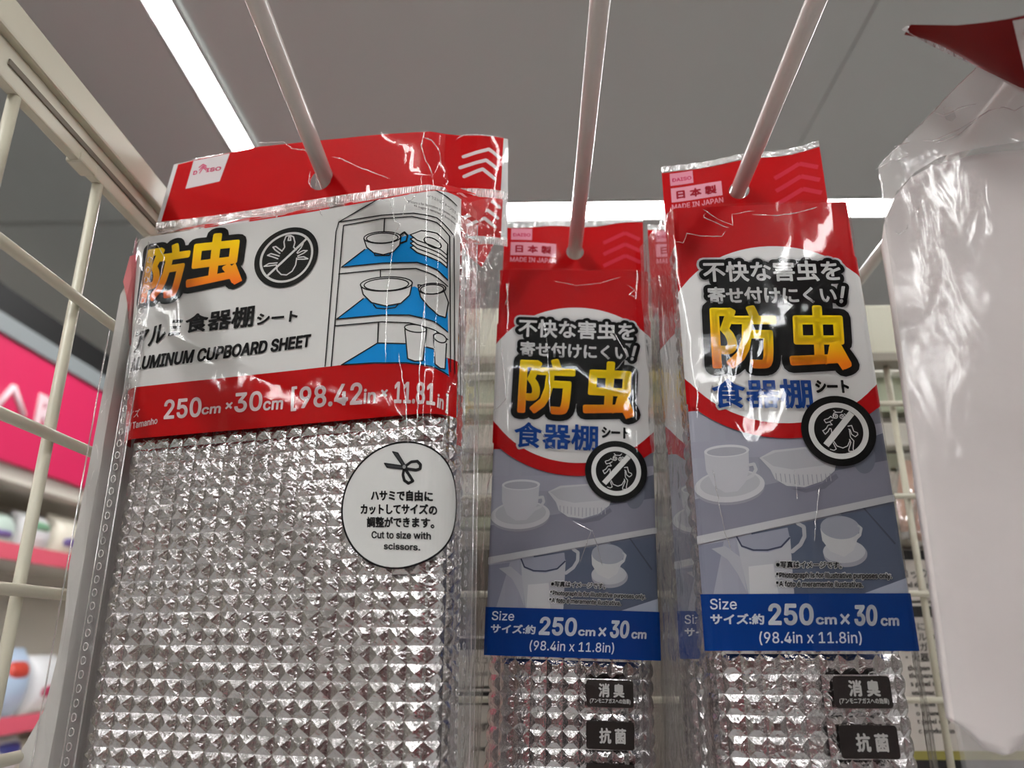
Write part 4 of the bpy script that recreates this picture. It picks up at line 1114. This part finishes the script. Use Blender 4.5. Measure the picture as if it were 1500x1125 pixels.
link('header_creases', crease_mesh(SHC, [[(380, 212), (418, 210), (430, 220), (446, 222), (458, 228)], [(488, 232), (500, 234), (520, 244), (550, 256), (578, 266)], [(624, 194), (622, 202), (618, 215), (628, 245), (635, 263)], [(622, 204), (632, 208), (644, 224), (646, 256)], [(668, 207), (680, 200), (700, 200), (742, 204)],
     [(456, 254), (454, 270), (460, 282)], [(467, 256), (464, 280)], [(284, 236), (320, 230), (338, 226)]], O1, .0014, .00024), M_CREASE, pk1, kind='stuff')

# ================================================================== grey sheet in a clear bag beside the large pack
SG = Surf([(-.1815, .3060), (-.1785, .3070), (-.1762, .3090), (-.1757, .318), (-.1757, .340), (-.1765, .385)])
gb = thing('clear_bag_pack', 'grey board in a clear bag squeezed between the wire side panel and the large pack', 'bag', (-.178, .335, CZ + .17))
o = gb.location
link('bag_film', sheet_mesh(SG, CZ - .165, CZ + .128, 0, o, .004, .008, .0008, 6), M_FILM, gb)
e_ = tube_mesh([SG.pos(0, CZ - .165), SG.pos(0, CZ + .02), SG.pos(0, CZ + .128)], .0003, 6, o); link('bag_edge', e_, M_CREASE, gb)
def sg(px, py): return SG.hit(px, py)
bl = [(30, 1100), (64, 1040), (84, 960), (94, 900), (101, 825), (128, 690), (160, 520), (176, 430), (205, 375)]
buv = [(sg(*p)[0], CZ + (sg(*p)[1] - CZ)) for p in bl]
lo = buv + [(.030, CZ + .124), (.030, CZ - .160), (.0005, CZ - .160)]
link('board', poly_sheet(SG, lo, -.0008, o, .01, 0, 1, .0012, False), M_GREYB, gb)
link('printed_top', poly_sheet(SG, [sg(180, 412), sg(190, 375), sg(205, 372), (.012, CZ + .1245), (.030, CZ + .1245), (.030, sg(190, 412)[1])], -.0003, o, .01, 0, 1, .0004, False), mat('faded_red_print', (214, 120, 122), .5), gb)

# ================================================================== frosted white pack on the right
XL = at_y(1365, 710, .226).x
SW = Surf([(XL - .0005, .2262), (XL + .006, .2245), (XL + .03, .2215), (XL + .075, .2200), (XL + .12, .2215), (XL + .15, .2255)])
wb = thing('white_bag_pack', 'frosted bag with a folded white sheet and shade-darkened red header at the right edge', 'bag', (HX[4], .2225, CZ + .17))
o = wb.location
f_px = [(1285, 250), (1430, 100), (1492, 131), (1560, 176)]
fz = [SW.hit(*p) for p in f_px]
top_z = fz[-1][1]
film_uv = [fz[0], fz[1], fz[2], fz[3], (SW.L, top_z), (SW.L, CZ - .150), (-.004, CZ - .150)] + [SW.hit(p[0] - 2, p[1]) for p in [(1397, 1052), (1366, 825), (1334, 600), (1310, 425), (1296, 330)]]
link('bag_film', poly_sheet(SW, film_uv, .0016, o, .005, .0007, 3), film_mat('frosted_film', refl=.045, rough=.13, bump=.0008, scale=(90, 90, 35), milky=.30, milk_col=(.62, .61, .61), detail=3), wb)
back_uv = [(a + .004 * (a < .02), b - .0006) for a, b in film_uv]
link('bag_film', poly_sheet(SW, back_uv, -.012, o, .008, .0006, 8), bpy.data.materials['frosted_film'], wb)
ct = [SW.hit(*p) for p in [(1285, 250), (1430, 100), (1492, 131), (1560, 176), (1560, 212), (1500, 214), (1430, 222), (1372, 236), (1336, 258), (1312, 285), (1296, 325)]]
link('crinkled_top', poly_sheet(SW, ct, .0022, o, .004, .0010, 5), film_mat('crinkled_film', refl=.05, rough=.12, bump=.0012, scale=(160, 160, 90), milky=.5, milk_col=(.80, .79, .77), detail=3), wb)
wpx = [(1297, 345), (1300, 312), (1312, 285), (1336, 258), (1372, 236), (1430, 222), (1500, 214)]
wuv = [SW.hit(*p) for p in wpx]
low = [(1500, 1091), (1485, 1104), (1471, 1107), (1452, 1101), (1433, 1082), (1415, 1066), (1397, 1056)]
luv = [SW.hit(*p) for p in low]
Lz = luv[0][1]
edge_px = [(1397, 1052), (1366, 825), (1334, 600), (1310, 425), (1299, 360)]
left = [SW.hit(*p) for p in edge_px]
sheet_uv = wuv + [(SW.L - .004, wuv[-1][1] + .002), (SW.L - .004, Lz + .02), (luv[0][0] + .012, Lz + .012)] + luv + left
link('white_sheet', poly_sheet(SW, sheet_uv, -.0016, o, .006, .0016, 7, .007, True), M_WHITE, wb)
M_FRED = mat('shaded_red_header', (112, 4, 6), .6, spec=.15)  # red darkened in the colour for the shade under the curled header
def strip_pts(a, b, ya, yb, n, bend=0.0):
    out = []
    for k in range(n + 1):
        t = k / n; px = a[0] + (b[0] - a[0]) * t; py = a[1] + (b[1] - a[1]) * t + bend * math.sin(math.pi * t)
        out.append(at_y(px, py, ya + (yb - ya) * t))
    return out
low_r = strip_pts((1332, 38), (1432, 98), .196, .222, 10, -8) + strip_pts((1432, 98), (1498, 134), .222, .222, 6, 0)[1:] + strip_pts((1498, 134), (1640, 190), .222, .222, 6)[1:]
top_r = strip_pts((1334, 36), (1400, 37), .194, .188, 8, 0) + strip_pts((1400, 37), (1480, 27), .188, .182, 8, 1)[1:] + strip_pts((1480, 27), (1640, -8), .182, .178, 6)[1:]
n = min(len(low_r), len(top_r)); low_r = low_r[:n]; top_r = top_r[:n]
rings = [[a.lerp(b, k / 6) + Vector((0, .004 * math.sin(math.pi * k / 6), 0)) for a, b in zip(low_r, top_r)] for k in range(7)]
link('header', loft_mesh(rings, o), M_FRED, wb)
wp = strip_pts((1479, 29), (1640, -6), .1835, .180, 8); wq = strip_pts((1499, 112), (1640, 60), .196, .196, 8)
link('header_edge', loft_mesh([[p + Vector((0, -.001, -.0002)) for p in wp], [p + Vector((0, -.001, 0)) for p in wq]], o), M_SEAM, wb)
lip_a = strip_pts((1321, 43), (1428, 96), .195, .2215, 12, 3); lip_b = strip_pts((1330, 38), (1432, 98), .1955, .2225, 12, -8)
link('sealed_lip', loft_mesh([lip_a, [p.lerp(q, .5) + Vector((0, -.0006, 0)) for p, q in zip(lip_a, lip_b)], lip_b], o), M_SEAM, wb)
link('film_creases', crease_mesh(SW, [[(1500, 158), (1480, 170), (1462, 164), (1442, 170), (1400, 197), (1362, 214), (1338, 212)], [(1440, 170), (1400, 204), (1360, 219)], [(1365, 172), (1378, 177), (1400, 166), (1432, 158)], [(1308, 222), (1336, 212)], [(1282, 254), (1300, 244), (1335, 234)],
     [(1285, 250), (1360, 174), (1428, 103)], [(1342, 308), (1335, 330)], [(1309, 346), (1316, 349), (1326, 340), (1329, 328)], [(1500, 205), (1490, 210)], [(1286, 256), (1293, 300), (1297, 345)]], o, .0026, .00022), M_CREASE, wb, kind='stuff')
